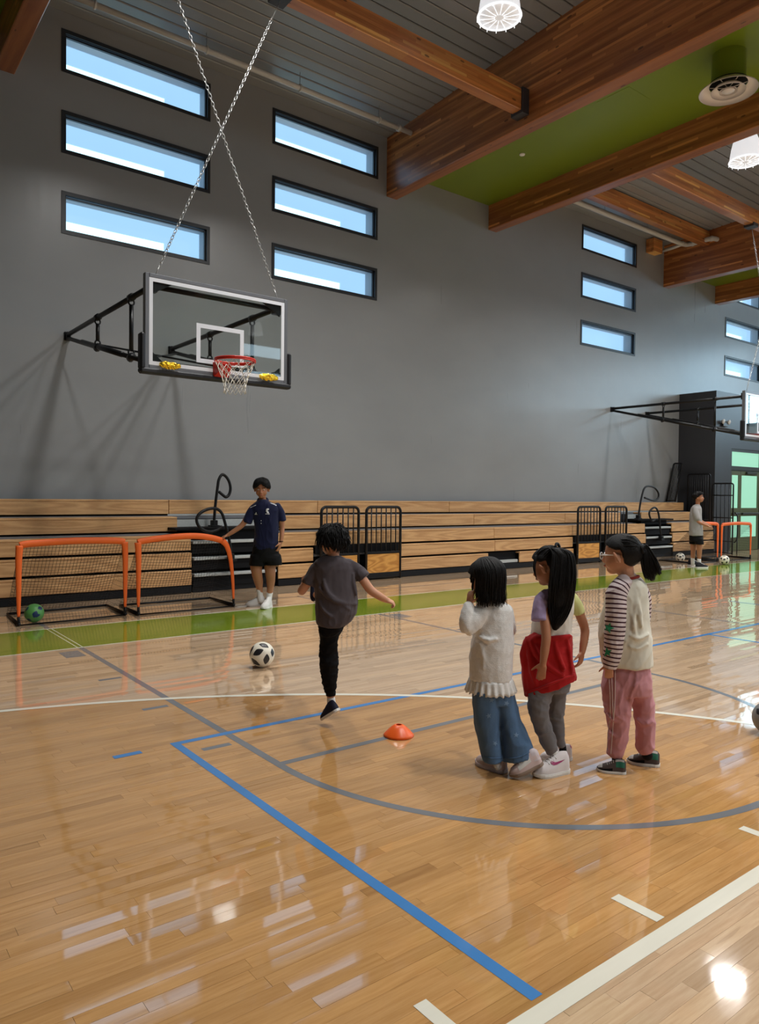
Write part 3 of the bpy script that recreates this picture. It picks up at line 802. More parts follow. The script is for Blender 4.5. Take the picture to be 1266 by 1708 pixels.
m_bwhite = pm('backboard_white', lin(222, 226, 232), 0.4, 0.03, 4)
m_pad = pm('backboard_pad', lin(13, 14, 21), 0.55, 0.15, 9)
m_rim = pm('rim_red', lin(205, 42, 30), 0.35, 0.08, 9)
m_net = pm('net_white', lin(214, 210, 200), 0.8, 0.08, 30)
m_chain = pm('chain_galvanised', lin(176, 176, 174), 0.35, 0.15, 30, metal=0.7)
m_truss = pm('truss_black', lin(20, 21, 23), 0.42, 0.15, 6, spec=0.35)
BY, BZ0, BZ1, BHW = 8.12, 2.90, 3.97, 0.915
def hoop(cx, label):
    r = thing('basketball_hoop', label, 'basketball hoop', (cx, WALL_Y, 0))
    x0, x1 = cx - BHW, cx + BHW
    fw = 0.048
    MB().box(x0 + fw, x1 - fw, BY + .006, BY + .018, BZ0 + fw, BZ1 - fw).build('glass', m_bglass, r)
    mb = MB(); mb.bbox(x0, x0 + fw, BY, BY + .07, BZ0, BZ1, .006); mb.bbox(x1 - fw, x1, BY, BY + .07, BZ0, BZ1, .006)
    mb.bbox(x0 + fw, x1 - fw, BY, BY + .07, BZ1 - fw, BZ1, .006); mb.bbox(x0 + fw, x1 - fw, BY, BY + .07, BZ0, BZ0 + fw, .006); mb.build('frame', m_bframe, r)
    mb = MB(); a, b = fw, fw + .042; y0, y1 = BY + .002, BY + .0055
    mb.box(x0 + a, x0 + b, y0, y1, BZ0 + a, BZ1 - a); mb.box(x1 - b, x1 - a, y0, y1, BZ0 + a, BZ1 - a); mb.box(x0 + b, x1 - b, y0, y1, BZ0 + a, BZ0 + b); mb.box(x0 + b, x1 - b, y0, y1, BZ1 - b, BZ1 - a)
    mb.build('border', m_bwhite, r)
    mb = MB(); q0, q1, s0, s1, tt = cx - .305, cx + .305, 3.04, 3.497, .05
    mb.box(q0, q0 + tt, y0, y1, s0, s1); mb.box(q1 - tt, q1, y0, y1, s0, s1); mb.box(q0 + tt, q1 - tt, y0, y1, s0, s0 + tt); mb.box(q0 + tt, q1 - tt, y0, y1, s1 - tt, s1); mb.build('target_square', m_bwhite, r)
    # bottom padding, turned up at both ends
    mb = MB(); mb.bbox(x0 - .055, x1 + .055, BY - .02, BY + .085, BZ0 - .055, BZ0 + .012, .02)
    mb.bbox(x0 - .055, x0 + .004, BY - .02, BY + .085, BZ0 - .01, BZ0 + .40, .02); mb.bbox(x1 - .004, x1 + .055, BY - .02, BY + .085, BZ0 - .01, BZ0 + .40, .02); mb.build('padding', m_pad, r)
    # rim with bracket and net
    rz = 3.05; rc = (cx, BY - .15 - .2286, rz)
    ring = [(rc[0] + .2286 * math.cos(2 * PI * i / 36), rc[1] + .2286 * math.sin(2 * PI * i / 36), rz) for i in range(36)]
    mb = MB(); mb.tube(ring, .0105, 8, closed=True); mb.tube([(p[0], p[1], p[2] - .019) for p in ring], .0095, 8, closed=True)
    rim = mb.build('rim', m_rim, r, True)
    mb = MB()
    prof = [(-.10, BY), (.10, BY), (.075, BY - .15), (-.075, BY - .15)]
    vs = [(cx + p[0], p[1], rz + .012) for p in prof] + [(cx + p[0] * .95, p[1] if i < 2 else p[1] + .02, rz - (.165 if i < 2 else .10)) for i, p in enumerate(prof)]
    mb.add(vs, [(0, 1, 2, 3), (7, 6, 5, 4), (0, 4, 5, 1), (1, 5, 6, 2), (2, 6, 7, 3), (3, 7, 4, 0)])
    mb.build('bracket', m_rim, rim)
    net = MB(); N = 12; rows = [(.222, -.02), (.205, -.075), (.175, -.14), (.150, -.205), (.130, -.27), (.122, -.33), (.128, -.385)]
    for i in range(N):
        for j in range(len(rows) - 1):
            (ra, ha), (rb, hb) = rows[j], rows[j + 1]
            for dd in (-.5, .5):
                a0 = 2 * PI * (i + (j % 2) * .5) / N; a1 = a0 + dd * 2 * PI / N
                pa = Vector((rc[0] + ra * math.cos(a0), rc[1] + ra * math.sin(a0), rz + ha)); pb = Vector((rc[0] + rb * math.cos(a1), rc[1] + rb * math.sin(a1), rz + hb))
                net.tube([pa, (pa + pb) / 2 - Vector((0, 0, .006)), pb], .0038, 5)
    net.build('net', m_net, rim, True)
    # wall trusses
    for sx in (-1, 1):
        X = cx + sx * .81; xb = cx + sx * .80
        MB().tube([(X, WALL_Y - .02, 3.875), (X, 10.2, 3.865), (xb, 8.22, 3.855)], .033, 10).build('upper_arm', m_truss, r, True)
        MB().tube([(X, WALL_Y - .02, 3.83), (X, 10.19, 3.46), (xb, 8.22, 2.985)], .030, 10).build('lower_arm', m_truss, r, True)
        MB().tube([(X, 10.9, 3.645), (X, 9.2, 3.225)], .038, 10).build('slide_sleeve', m_truss, r, True)
        for (yy, za, zb) in ((10.19, 3.865, 3.46), (8.87, 3.858, 3.14)):
            mb = MB(); mb.tube([(X, yy, za - .09), (X, yy, zb + .09)], .026, 10); mb.build('strut', m_truss, r, True)
            mb = MB()
            for zz, s_ in ((za - .06, 1), (zb + .06, -1)):
                mb.tube([(X + .034 * math.cos(2 * PI * q / 12), yy, zz + .036 * math.sin(2 * PI * q / 12)) for q in range(12)], .011, 6, closed=True)
            for zz in (za, zb): mb.tube([(X, yy - .045, zz + (.0105 if zz == zb else 0)), (X, yy + .045, zz - (.0105 if zz == zb else 0))], .046, 10)
            mb.build('clamp', m_truss, r, True)
        mb = MB(); mb.bbox(X - .045, X + .045, WALL_Y - .03, WALL_Y - .001, 3.79, 3.92, .006); mb.bbox(X - .03, X + .03, WALL_Y - .11, WALL_Y - .03, 3.79, 3.91, .006); mb.build('wall_plate', m_truss, r)
        mb = MB()
        mb.add([(xb - .1 * sx + .12 * sx, BY + .03, BZ1 - .05), (xb - .26 * sx, BY + .03, BZ1 - .05), (xb + .02 * sx, BY + .03, BZ1 - .22), (xb + .02 * sx, BY + .06, BZ1 - .05), (xb - .26 * sx, BY + .06, BZ1 - .05), (xb + .02 * sx, BY + .06, BZ1 - .22)],
               [(0, 1, 2), (3, 5, 4), (0, 3, 4, 1), (1, 4, 5, 2), (2, 5, 3, 0)])
        mb.bbox(xb - .05, xb + .05, BY + .055, BY + .13, BZ1 - .19, BZ1 - .04, .005)
        mb.build('corner_bracket', m_truss, r); mb = MB()
        mb.add([(xb + .02 * sx, BY + .03, BZ0 + .05), (xb - .16 * sx, BY + .03, BZ0 + .05), (xb + .02 * sx, BY + .03, BZ0 + .2), (xb + .02 * sx, BY + .06, BZ0 + .05), (xb - .16 * sx, BY + .06, BZ0 + .05), (xb + .02 * sx, BY + .06, BZ0 + .2)],
               [(0, 1, 2), (3, 5, 4), (0, 3, 4, 1), (1, 4, 5, 2), (2, 5, 3, 0)])
        mb.bbox(xb - .05, xb + .05, BY + .055, BY + .13, BZ0 + .02, BZ0 + .15, .005)
        mb.build('corner_bracket', m_truss, r)
    MB().tube([(cx - .80, 8.24, 3.855), (cx + .80, 8.24, 3.855)], .03, 10).build('cross_tube', m_truss, r, True)
    MB().tube([(cx - .80, 8.24, 2.99), (cx + .80, 8.24, 2.99)], .03, 10).build('cross_tube', m_truss, r, True)
    for (xa, xb2, ya, yb) in ((-.81, .81, 11.4, 8.6), (.81, -.81, 11.4, 8.6)):
        za = 3.83 - (WALL_Y - ya) * .243; zb = 3.83 - (WALL_Y - yb) * .243
        MB().tube([(cx + xa, ya, za), (cx + xb2, yb, zb)], .014, 6).build('brace_rod', m_truss, r, True)
    # crossed chains up to the hanger beam
    for sx in (-1, 1):
        p0 = Vector((cx + sx * .78, BY + .035, BZ1 + .005)); p1 = Vector((cx - sx * .78, 8.12, 7.66))
        d = (p1 - p0); L = d.length; d.normalize()
        mb = MB(); s_ = .10; e1 = d.orthogonal().normalized(); e2 = d.cross(e1); i = 0
        mb.tube([p0, p0 + d * .11], .006, 6); mb.tube([p1 - d * .32, p1], .006, 6)
        while s_ < L - .34:
            c_ = p0 + d * (s_ + .03); e = e1 if i % 2 else e2
            pts = []
            for q in range(12):
                a = 2 * PI * q / 12; pts.append(c_ + d * (.029 * math.cos(a)) + e * (.0155 * math.sin(a)))
            mb.tube(pts, .0042, 5, closed=True); s_ += .045; i += 1
        mb.build('chain', m_chain, r, True)
    return r
hoop(HOOPX[0], 'near basketball hoop with glass backboard hung from crossed chains')
hoop(HOOPX[1], 'second basketball hoop, its backboard cut off by the right edge')

m_gold = pm('gold_foil', (0.95, 0.58, 0.04, 1), 0.22, 0.2, 40, metal=0.9, bump=0.9, bscale=60)
def foil(x0, x1, z, label, seed):
    r = random.Random(seed); cx = (x0 + x1) / 2
    root = thing('gold_foil', label, 'foil', (cx, BY - .03, z))
    mb = MB(); n = 14; m = 12; hw = (x1 - x0) / 2
    for i in range(n + 1):
        u = -1 + 2 * i / n; rad = .04 * (1 - abs(u) ** 3 * .55)
        for q in range(m):
            a = 2 * PI * q / m; k_ = rad * (0.72 + .5 * r.random())
            mb.v.append(Vector((cx + u * hw, BY - .042 + k_ * math.cos(a) * .75, z + .045 + k_ * math.sin(a))))
    for i in range(n):
        for q in range(m): mb.f.append((i * m + q, i * m + (q + 1) % m, (i + 1) * m + (q + 1) % m, (i + 1) * m + q))
    mb.f.append(tuple(range(m - 1, -1, -1))); mb.f.append(tuple(n * m + q for q in range(m)))
    mb.build('foil_wrap', m_gold, root)
pa, pb = PY(266, 607, BY - .04), PY(301, 607, BY - .04); foil(pa.x, pb.x, BZ0 + .012, 'crumpled gold foil tucked at the left bottom of the backboard', 3)
pa, pb = PY(433, 630, BY - .04), PY(463, 630, BY - .04); foil(pa.x, pb.x, BZ0 + .012, 'crumpled gold foil tucked at the right bottom of the backboard', 5)

# ================================================================== LAMPS
t = NT('lamp_refractor'); f = t.n('ShaderNodeTexWave'); t.put(f, 'Scale', 6.0)
t.set(col=(0.9, 0.92, 0.95, 1), rough=0.2, emit=t.mix(t.noise(t.obj(), 12.0), (0.82, 0.84, 0.9, 1), (1, 1, 1, 1)), es=0.72); m_bell = t.m
m_bulb = emat('lamp_glow', (1.0, 0.97, 0.92, 1), 4.0)
m_cover = NT('lamp_cover'); m_cover.set(col=(0.85, 0.87, 0.9, 1), rough=0.15, emit=(0.62, 0.63, 0.68, 1), es=m_cover.math('ADD', m_cover.math('MULTIPLY', m_cover.noise(m_cover.obj(), 14.0), 0.3), 0.30)); m_cover = m_cover.m
m_rib = emat('lamp_rib', (1, 1, 1, 1), 1.3)
def lamp(x, y, label):
    z = LAMP_Z
    r = thing('high_bay_lamp', label, 'ceiling lamp', (x, y, z), group='high bay lamps')
    prof = [(.085, .34), (.13, .325), (.185, .27), (.225, .17), (.255, .04), (.275, -.10), (.285, -.18), (.285, -.20)]
    inner = [(p[0] - .008, p[1]) for p in prof[::-1]]
    MB().lathe((x, y, z), prof + inner, 36, cap=False).build('reflector', m_bell, r, True)
    MB().lathe((x, y, z + .12), [(.0, -.11), (.06, -.09), (.085, 0), (.06, .09), (0, .12)], 16).build('bulb', m_bulb, r, True)
    MB().lathe((x, y, z - .205), [(.0, -.005), (.12, -.01), (.27, .004), (.27, .008), (0, .002)], 36).build('cover', m_cover, r, True)
    mb = MB(); mb.tube([(x + .288 * math.cos(2 * PI * q / 40), y + .288 * math.sin(2 * PI * q / 40), z - .20) for q in range(40)], .013, 6, closed=True)
    for q in range(14):
        a = 2 * PI * q / 14
        mb.tube([(x + .06 * math.cos(a), y + .06 * math.sin(a), z - .218), (x + .28 * math.cos(a), y + .28 * math.sin(a), z - .208)], .004, 5)
        mb.tube([(x + .295 * math.cos(a), y + .295 * math.sin(a), z - .20), (x + .297 * math.cos(a), y + .297 * math.sin(a), z - .235)], .006, 5)
    mb.build('retaining_ring', m_rib, r, True)
    MB().lathe((x, y, z + .33), [(.09, 0), (.10, .03), (.10, .24), (.07, .30), (.02, .32)], 20).build('ballast_housing', m_hang, r, True)
    MB().tube([(x, y, z + .62), (x, y, deckz(y) + .004)], .012, 8).build('stem', m_hang, r, True)
    ld = bpy.data.lights.new('lamp_light', 'AREA'); ld.shape = 'DISK'; ld.size = .5; ld.energy = LAMP_W; ld.color = (1.0, 0.99, 0.97); ld.spread = math.radians(145)
    lo = bpy.data.objects.new('lamp_light', ld); COL.objects.link(lo); lo.parent = r; lo.location = (0, 0, -.26)
    return r
lnames = {(7.3, 6.95): 'glowing bell shaped high bay lamp at the top edge, above the near hanger beam', (14.06, 6.95): 'glowing bell shaped high bay lamp at the right edge'}
first = None
for (x, y) in LAMP_XY:
    lb = lnames.get((x, y), 'hidden ceiling lamp %s, %s' % ({6.95: 'above the green sideline', 1.2: 'above the photographer', -4.6: 'behind the photographer', -10.2: 'near the front wall'}[y], {4.1: 'near bay, left', 7.3: 'near bay, right', 14.06: 'far bay, left', 17.3: 'far bay, right', 24.2: 'last bay, left', 27.4: 'last bay, right'}[x]))
    if first is None: first = lamp(x, y, lb); first_xy = (x, y)
    else:
        c_ = copy_tree(first); c_.location = (x, y, LAMP_Z); c_['label'] = lb
        for ch in c_.children:
            if ch.name.startswith('stem'):
                ch.data = MB().tube([(0, 0, .62), (0, 0, deckz(y) - LAMP_Z + .004)], .012, 8).build('stem', m_hang).data
for o in [o for o in bpy.data.objects if o.name.startswith('stem') and o.parent is None]: bpy.data.objects.remove(o)

# ---- round ceiling diffuser
m_diff = pm('diffuser_white', lin(214, 206, 200), 0.4, 0.04, 4)
DXY = (10.69, 5.56)
r = thing('air_diffuser', 'round white ceiling air diffuser under the green soffit', 'air vent', (DXY[0], DXY[1], 7.5))
MB().lathe((DXY[0], DXY[1], 7.62), [(.235, 0), (.235, SOF - 7.62)], 28, cap=False).build('duct', m_green, r, True)
for (r0, r1, z0, z1) in ((.40, .26, 7.50, 7.60), (.235, .15, 7.50, 7.58), (.12, .0, 7.50, 7.55)):
    MB().lathe((DXY[0], DXY[1], 0), [(r0, z0), (r0 + .004, z0 + .012), (r1 + .01, z1 + .012), (r1, z1)], 36, cap=False).build('cone_ring', m_diff, r, True)
MB().lathe((DXY[0], DXY[1], 7.505), [(0, -.004), (.085, 0), (.09, .012), (0, .02)], 28).build('centre_disc', m_diff, r, True)
MB().lathe((DXY[0], DXY[1], 7.615), [(.0, 0), (.24, 0), (.27, .01), (0, .012)], 28).build('throat', m_blackmatte, r, True)
for q in range(6):
    a = PI * q / 3
    MB().tube([(DXY[0], DXY[1], 7.55), (DXY[0] + .25 * math.cos(a), DXY[1] + .25 * math.sin(a), 7.60)], .006, 5).build('spoke', m_diff, r, True)

# ================================================================== POP-UP GOALS
m_or = pm('goal_orange', lin(255, 108, 34), 0.55, 0.08, 12, bump=0.2, bscale=30)
m_gnet = pm('goal_net_black', lin(16, 16, 18), 0.8, 0.1, 20)
def line_net(mb, A, B, C, D, nu, nv, r=.0024):
    """net over the patch A-B (top) to D-C (bottom)"""
    A, B, C, D = map(Vector, (A, B, C, D))
    def P(u, v_): return (A * (1 - u) + B * u) * (1 - v_) + (D * (1 - u) + C * u) * v_ - Vector((0, 0, .04 * math.sin(PI * u) * math.sin(PI * v_)))
    for i in range(nu + 1):
        mb.tube([P(i / nu, j / 6) for j in range(7)], r, 3, cap=False)
    for j in range(nv + 1):
        mb.tube([P(i / 6, j / nv) for i in range(7)], r, 3, cap=False)
def goal(label, F0, F1, Hh, back, top=None, top_path=None, post1=None):
    """F0, F1 front feet, Hh height, back = vector to the rear bar"""
    F0, F1, back = Vector(F0), Vector(F1), Vector(back)
    r = thing('popup_goal', label, 'soccer goal', tuple((F0 + F1) / 2), group='orange pop-up goals')
    ax = (F1 - F0).normalized(); up = Vector((0, 0, 1))
    T0 = F0 + up * Hh; T1 = F1 + up * Hh
    tp = top_path or [T0 + ax * .01, T0 + ax * .12 + up * .018, (T0 + T1) / 2 + up * .035, T1 - ax * .12 + up * .02, T1 - ax * .01]
    tp = spline(tp, 6)
    MB().tube(tp, .040, 8, flat=.45, ref=(0, 0, 1)).build('top_bar', m_or, r, True)
    p0 = spline([F0 + up * .10, F0 + up * Hh * .4, F0 + up * Hh * .8, tp[0]], 5)
    p1 = spline(post1 or [F1 + up * .10, F1 + up * Hh * .4, F1 + up * Hh * .8, tp[-1]], 5)
    for pp in (p0, p1):
        n = len(pp); MB().tube(pp, [.013 + .030 * (i / (n - 1)) ** .7 for i in range(n)], 8, flat=.5, ref=tuple(ax)).build('post', m_or, r, True)
    for F in (F0, F1):
        mb = MB(); mb.tube([F + up * .02, F + up * .105], .017, 8); mb.sphere(F + up * .024, .024, 10, 6); mb.build('post_foot', m_black, r, True)
    B0, B1 = F0 + back, F1 + back
    for (a, b) in ((F0, B0), (F1, B1)):
        MB().tube([a + up * .02, (a + b) / 2 + up * .02, b + up * .018], [.028, .022, .014], 8, flat=.45, ref=(0, 0, 1)).build('base_bar', m_black, r, True)
    MB().tube([B0 + up * .016, (B0 + B1) / 2 + up * .016, B1 + up * .016], .014, 8).build('rear_bar', m_black, r, True)
    MB().tube([F0 + up * .011, (F0 + F1) / 2 + up * .009, F1 + up * .011], .009, 6, flat=.5, ref=(0, 0, 1)).build('front_strap', m_black, r, True)
    net = MB(); line_net(net, tp[0], tp[-1], B1 + up * .02, B0 + up * .02, 30, 24)
    for (Tq, F, B) in ((tp[0], F0, B0), (tp[-1], F1, B1)):
        for i in range(14):
            a = i / 14; net.tube([Tq * (1 - a) + (F + up * .02) * a, Tq * (1 - a) + (B + up * .02) * a], .0016, 3, cap=False)
            net.tube([Tq + (F - Tq) * a, F + (B - F) * (1 - a) * .0 + (B - F) * a * 0 + (B - F) * 0.0 + Vector((0, 0, .02))], .0004, 3, cap=False)
        for i in range(1, 12):
            b_ = F + (B - F) * i / 12; net.tube([b_ + up * .02, Tq * (i / 12) + Tq * (1 - i / 12)], .0013, 3, cap=False)
    net.build('net', m_gnet, r)
    return r
goal('orange pop-up goal at the left edge with a green ball inside', (1.81, 8.93, 0), (3.02, 9.00, 0), 0.905, (0.05, .90, 0))
F1 = Vector((4.44, 8.93, 0)); hnd = PY(374, 897, 8.93)
tpg = [PY(230, 905, 8.92), PY(240, 902, 8.93), PY(285, 896, 8.93), PY(325, 894, 8.93), PY(352, 897, 8.93), PY(371, 902, 8.93)]
goal('orange pop-up goal whose right corner the man in blue is gripping', (3.155, 8.92, 0), F1, 0.905, (0.05, .86, 0), top_path=tpg,
     post1=[F1 + Vector((0, 0, .10)), PY(388, 965, 8.93), PY(384, 930, 8.93), PY(378, 910, 8.93), tpg[-1]])
goal('orange pop-up goal that the far man in grey is holding', (16.22, 9.02, 0), (17.24, 9.0, 0), 0.90, (0, .9, 0))
goal('orange pop-up goal in front of the glass doors', (17.52, 9.05, 0), (18.84, 8.98, 0), 0.88, (.2, .8, 0))

# ================================================================== BALLS AND CONE
def soccer_ball(label, c, r, base, dark, patches, cat='ball', group=None):
    root = thing('soccer_ball', label, cat, (c[0], c[1], c[2] - r), group=group)
    MB().sphere(c, r, 40, 24).build('shell', base, root, True)
    C = Vector(c)
    for (d, e, la, wb) in patches:
        d = Vector(d).normalized(); e = Vector(e); e = (e - d * d.dot(e)).normalized(); g = d.cross(e)
        mb = MB(); mb.v.append(C + d * r * 1.006); n = 20; R_ = 4
        for ri in range(1, R_ + 1):
            for q in range(n):
                a = 2 * PI * q / n; k_ = 1 / max(abs(math.cos(a)) ** 1.3 * 1.0 + abs(math.sin(a)) ** 1.3 * 1.0, .3) ** .75
                px_, py_ = la * k_ * math.cos(a) * ri / R_, wb * k_ * math.sin(a) * ri / R_
                mb.v.append(C + (d + e * px_ + g * py_).normalized() * r * (1.006 if ri < R_ else 1.0005))
        for q in range(n): mb.f.append((0, 1 + q, 1 + (q + 1) % n))
        for ri in range(R_ - 1):
            for q in range(n): mb.f.append((1 + ri * n + q, 1 + (ri + 1) * n + q, 1 + (ri + 1) * n + (q + 1) % n, 1 + ri * n + (q + 1) % n))
        mb.build('panel', dark, root, True)
    return root
m_ballw = pm('ball_white', lin(226, 220, 204), 0.38, 0.06, 20)
m_balld = pm('ball_dark', lin(30, 28, 32), 0.4, 0.2, 20)
def camdirs(c):
    """camera-facing frame at a point: right, up, towards camera"""
    to = (Vector((0, 0, EYE)) - Vector(c)).normalized(); rt = Vector((0, 0, 1)).cross(to).normalized() * 1.0
    return rt, to.cross(rt), to
def ball_patches(c, spec):
    rt, up, to = camdirs(c); out = []
    for (x, y, ang, la, wb) in spec:
        zz = math.sqrt(max(0.0, 1 - x * x - y * y)); d = rt * x + up * y + to * zz
        e = rt * math.cos(math.radians(ang)) + up * math.sin(math.radians(ang))
        out.append((d, e, la, wb))
    for (x, y) in ((.5, .5), (-.6, .3), (0, -.6), (.4, -.3)): out.append((rt * x + up * y - to, up, .32, .2))
    return out
bc = PF(437, 1113); bc.z = .113
soccer_ball('black and white soccer ball rolling toward the goals', bc, .108, m_ballw, m_balld,
            ball_patches(bc, [(-.33, .18, 22, .52, .28), (.36, -.42, 92, .50, .28), (.15, .72, -32, .46, .26), (.84, .12, 80, .36, .26), (-.55, -.62, -40, .52, .27), (-.84, .42, 62, .40, .22), (-.97, .02, 80, .2, .12)]), group='soccer balls')
gc = PF(57, 1038); gc.z = .108
soccer_ball('green ball with dark blue patches inside the left goal', gc, .107, pm('ball_green', lin(92, 158, 84), 0.4, 0.12, 14), pm('ball_navy', lin(24, 48, 92), 0.4, 0.1, 14),
            ball_patches(gc, [(.1, -.15, 70, .42, .3), (.25, -.3, 10, .4, .2), (.6, .5, 30, .35, .25), (-.7, .5, 60, .3, .2), (-.5, -.7, 0, .3, .2)]), group='soccer balls')
wh = [(0, .1, 20, .3, .2), (.6, .4, 60, .3, .2), (-.6, .3, -40, .3, .2), (.45, -.5, 100, .32, .2), (-.4, -.6, 40, .3, .2), (0, .85, 0, .3, .15)]
c1 = PF(1134.5, 937); c1.z = .108
soccer_ball('white soccer ball lying left of the far man', c1, .106, m_ballw, m_balld, ball_patches(c1, wh), group='soccer balls')
c2 = PF(1208, 942); c2.z = .11
soccer_ball('white soccer ball lying right of the far man near the orange goals', c2, .109, m_ballw, m_balld, ball_patches(c2, wh), group='soccer balls')
c3 = PF(1284, 1226); c3.z = .108
soccer_ball('grey ball just peeking in at the right edge', c3, .106, pm('ball_grey', lin(120, 122, 122), 0.4, 0.1, 14), m_balld, ball_patches(c3, wh), group='soccer balls')
cc = PF(665, 1227)
o = thing('disc_cone', 'bright orange disc cone on the grey free throw line', 'cone', (cc.x, cc.y, 0))
t = NT('cone_orange'); t.set(col=t.mix(t.noise(t.obj(), 20.0), lin(255, 92, 20), lin(255, 112, 40)), rough=0.35, trans=0.0, sss=0.2); t.b.inputs['Subsurface Scale'].default_value = .02
MB().lathe((cc.x, cc.y, 0.0012), [(.094, 0), (.096, .004), (.088, .014), (.066, .037), (.046, .055), (.030, .066), (.018, .070), (.016, .066), (.028, .062), (.044, .051), (.064, .033), (.085, .010), (.092, .001)], 40, cap=False).build('shell', t.m, o, True)
# ================================================================== PEOPLE
from mathutils.bvhtree import BVHTree
def skin_mat(name, col):
    t = NT(name); v = t.obj()
    c = t.mix(t.noise(v, 9.0, 3.0), tuple(x * .88 for x in col[:3]) + (1,), col)
    t.set(col=c, rough=0.5, spec=0.4, sss=0.12); t.b.inputs['Subsurface Scale'].default_value = .006
    t.b.inputs['Subsurface Radius'].default_value = (1.0, .35, .2)
    t.bump(t.noise(v, 180.0, 2.0), 0.05, 0.002)
    return t.m
def cloth_mat(name, col, rough=0.85, weave=0.25, wscale=420.0, var=0.10, crease=0.5, cscale=9.0):
    t = NT(name); v = t.obj()
    c = t.mix(t.noise(v, 7.0, 4.0), tuple(x * (1 - var) for x in col[:3]) + (1,), tuple(min(1, x * (1 + var)) for x in col[:3]) + (1,))
    t.set(col=c, rough=rough, spec=0.2, sheen=0.1 if max(col[:3]) > .03 else 0.0)
    h = t.math('ADD', t.math('MULTIPLY', t.noise(v, wscale, 2.0), 0.10 * weave), t.math('MULTIPLY', t.noise(t.mapping(v, (1, 1, .55)), cscale, 3.0, .5), crease))
    t.bump(h, 0.55, 0.02)
    return t.m
def hair_mat(name, col=(0.0045, 0.004, 0.004, 1)):
    t = NT(name); v = t.obj()
    c = t.mix(t.noise(t.mapping(v, (60, 60, 4)), 4.0, 3.0), tuple(x * .5 for x in col[:3]) + (1,), tuple(x * 1.7 for x in col[:3]) + (1,))
    t.set(col=c, rough=0.5, spec=0.22)
    t.bump(t.noise(t.mapping(v, (90, 90, 5)), 5.0, 2.0), 0.7, 0.006)
    return t.m
m_hair = hair_mat('hair_black')
m_skin = skin_mat('skin_light', lin(205, 150, 118)); m_skin2 = skin_mat('skin_tan', lin(178, 122, 90))
m_eye = pm('eye_white', lin(225, 222, 216), 0.2); m_iris = pm('eye_dark', lin(30, 20, 16), 0.15); m_lip = pm('lip', lin(168, 92, 82), 0.45)

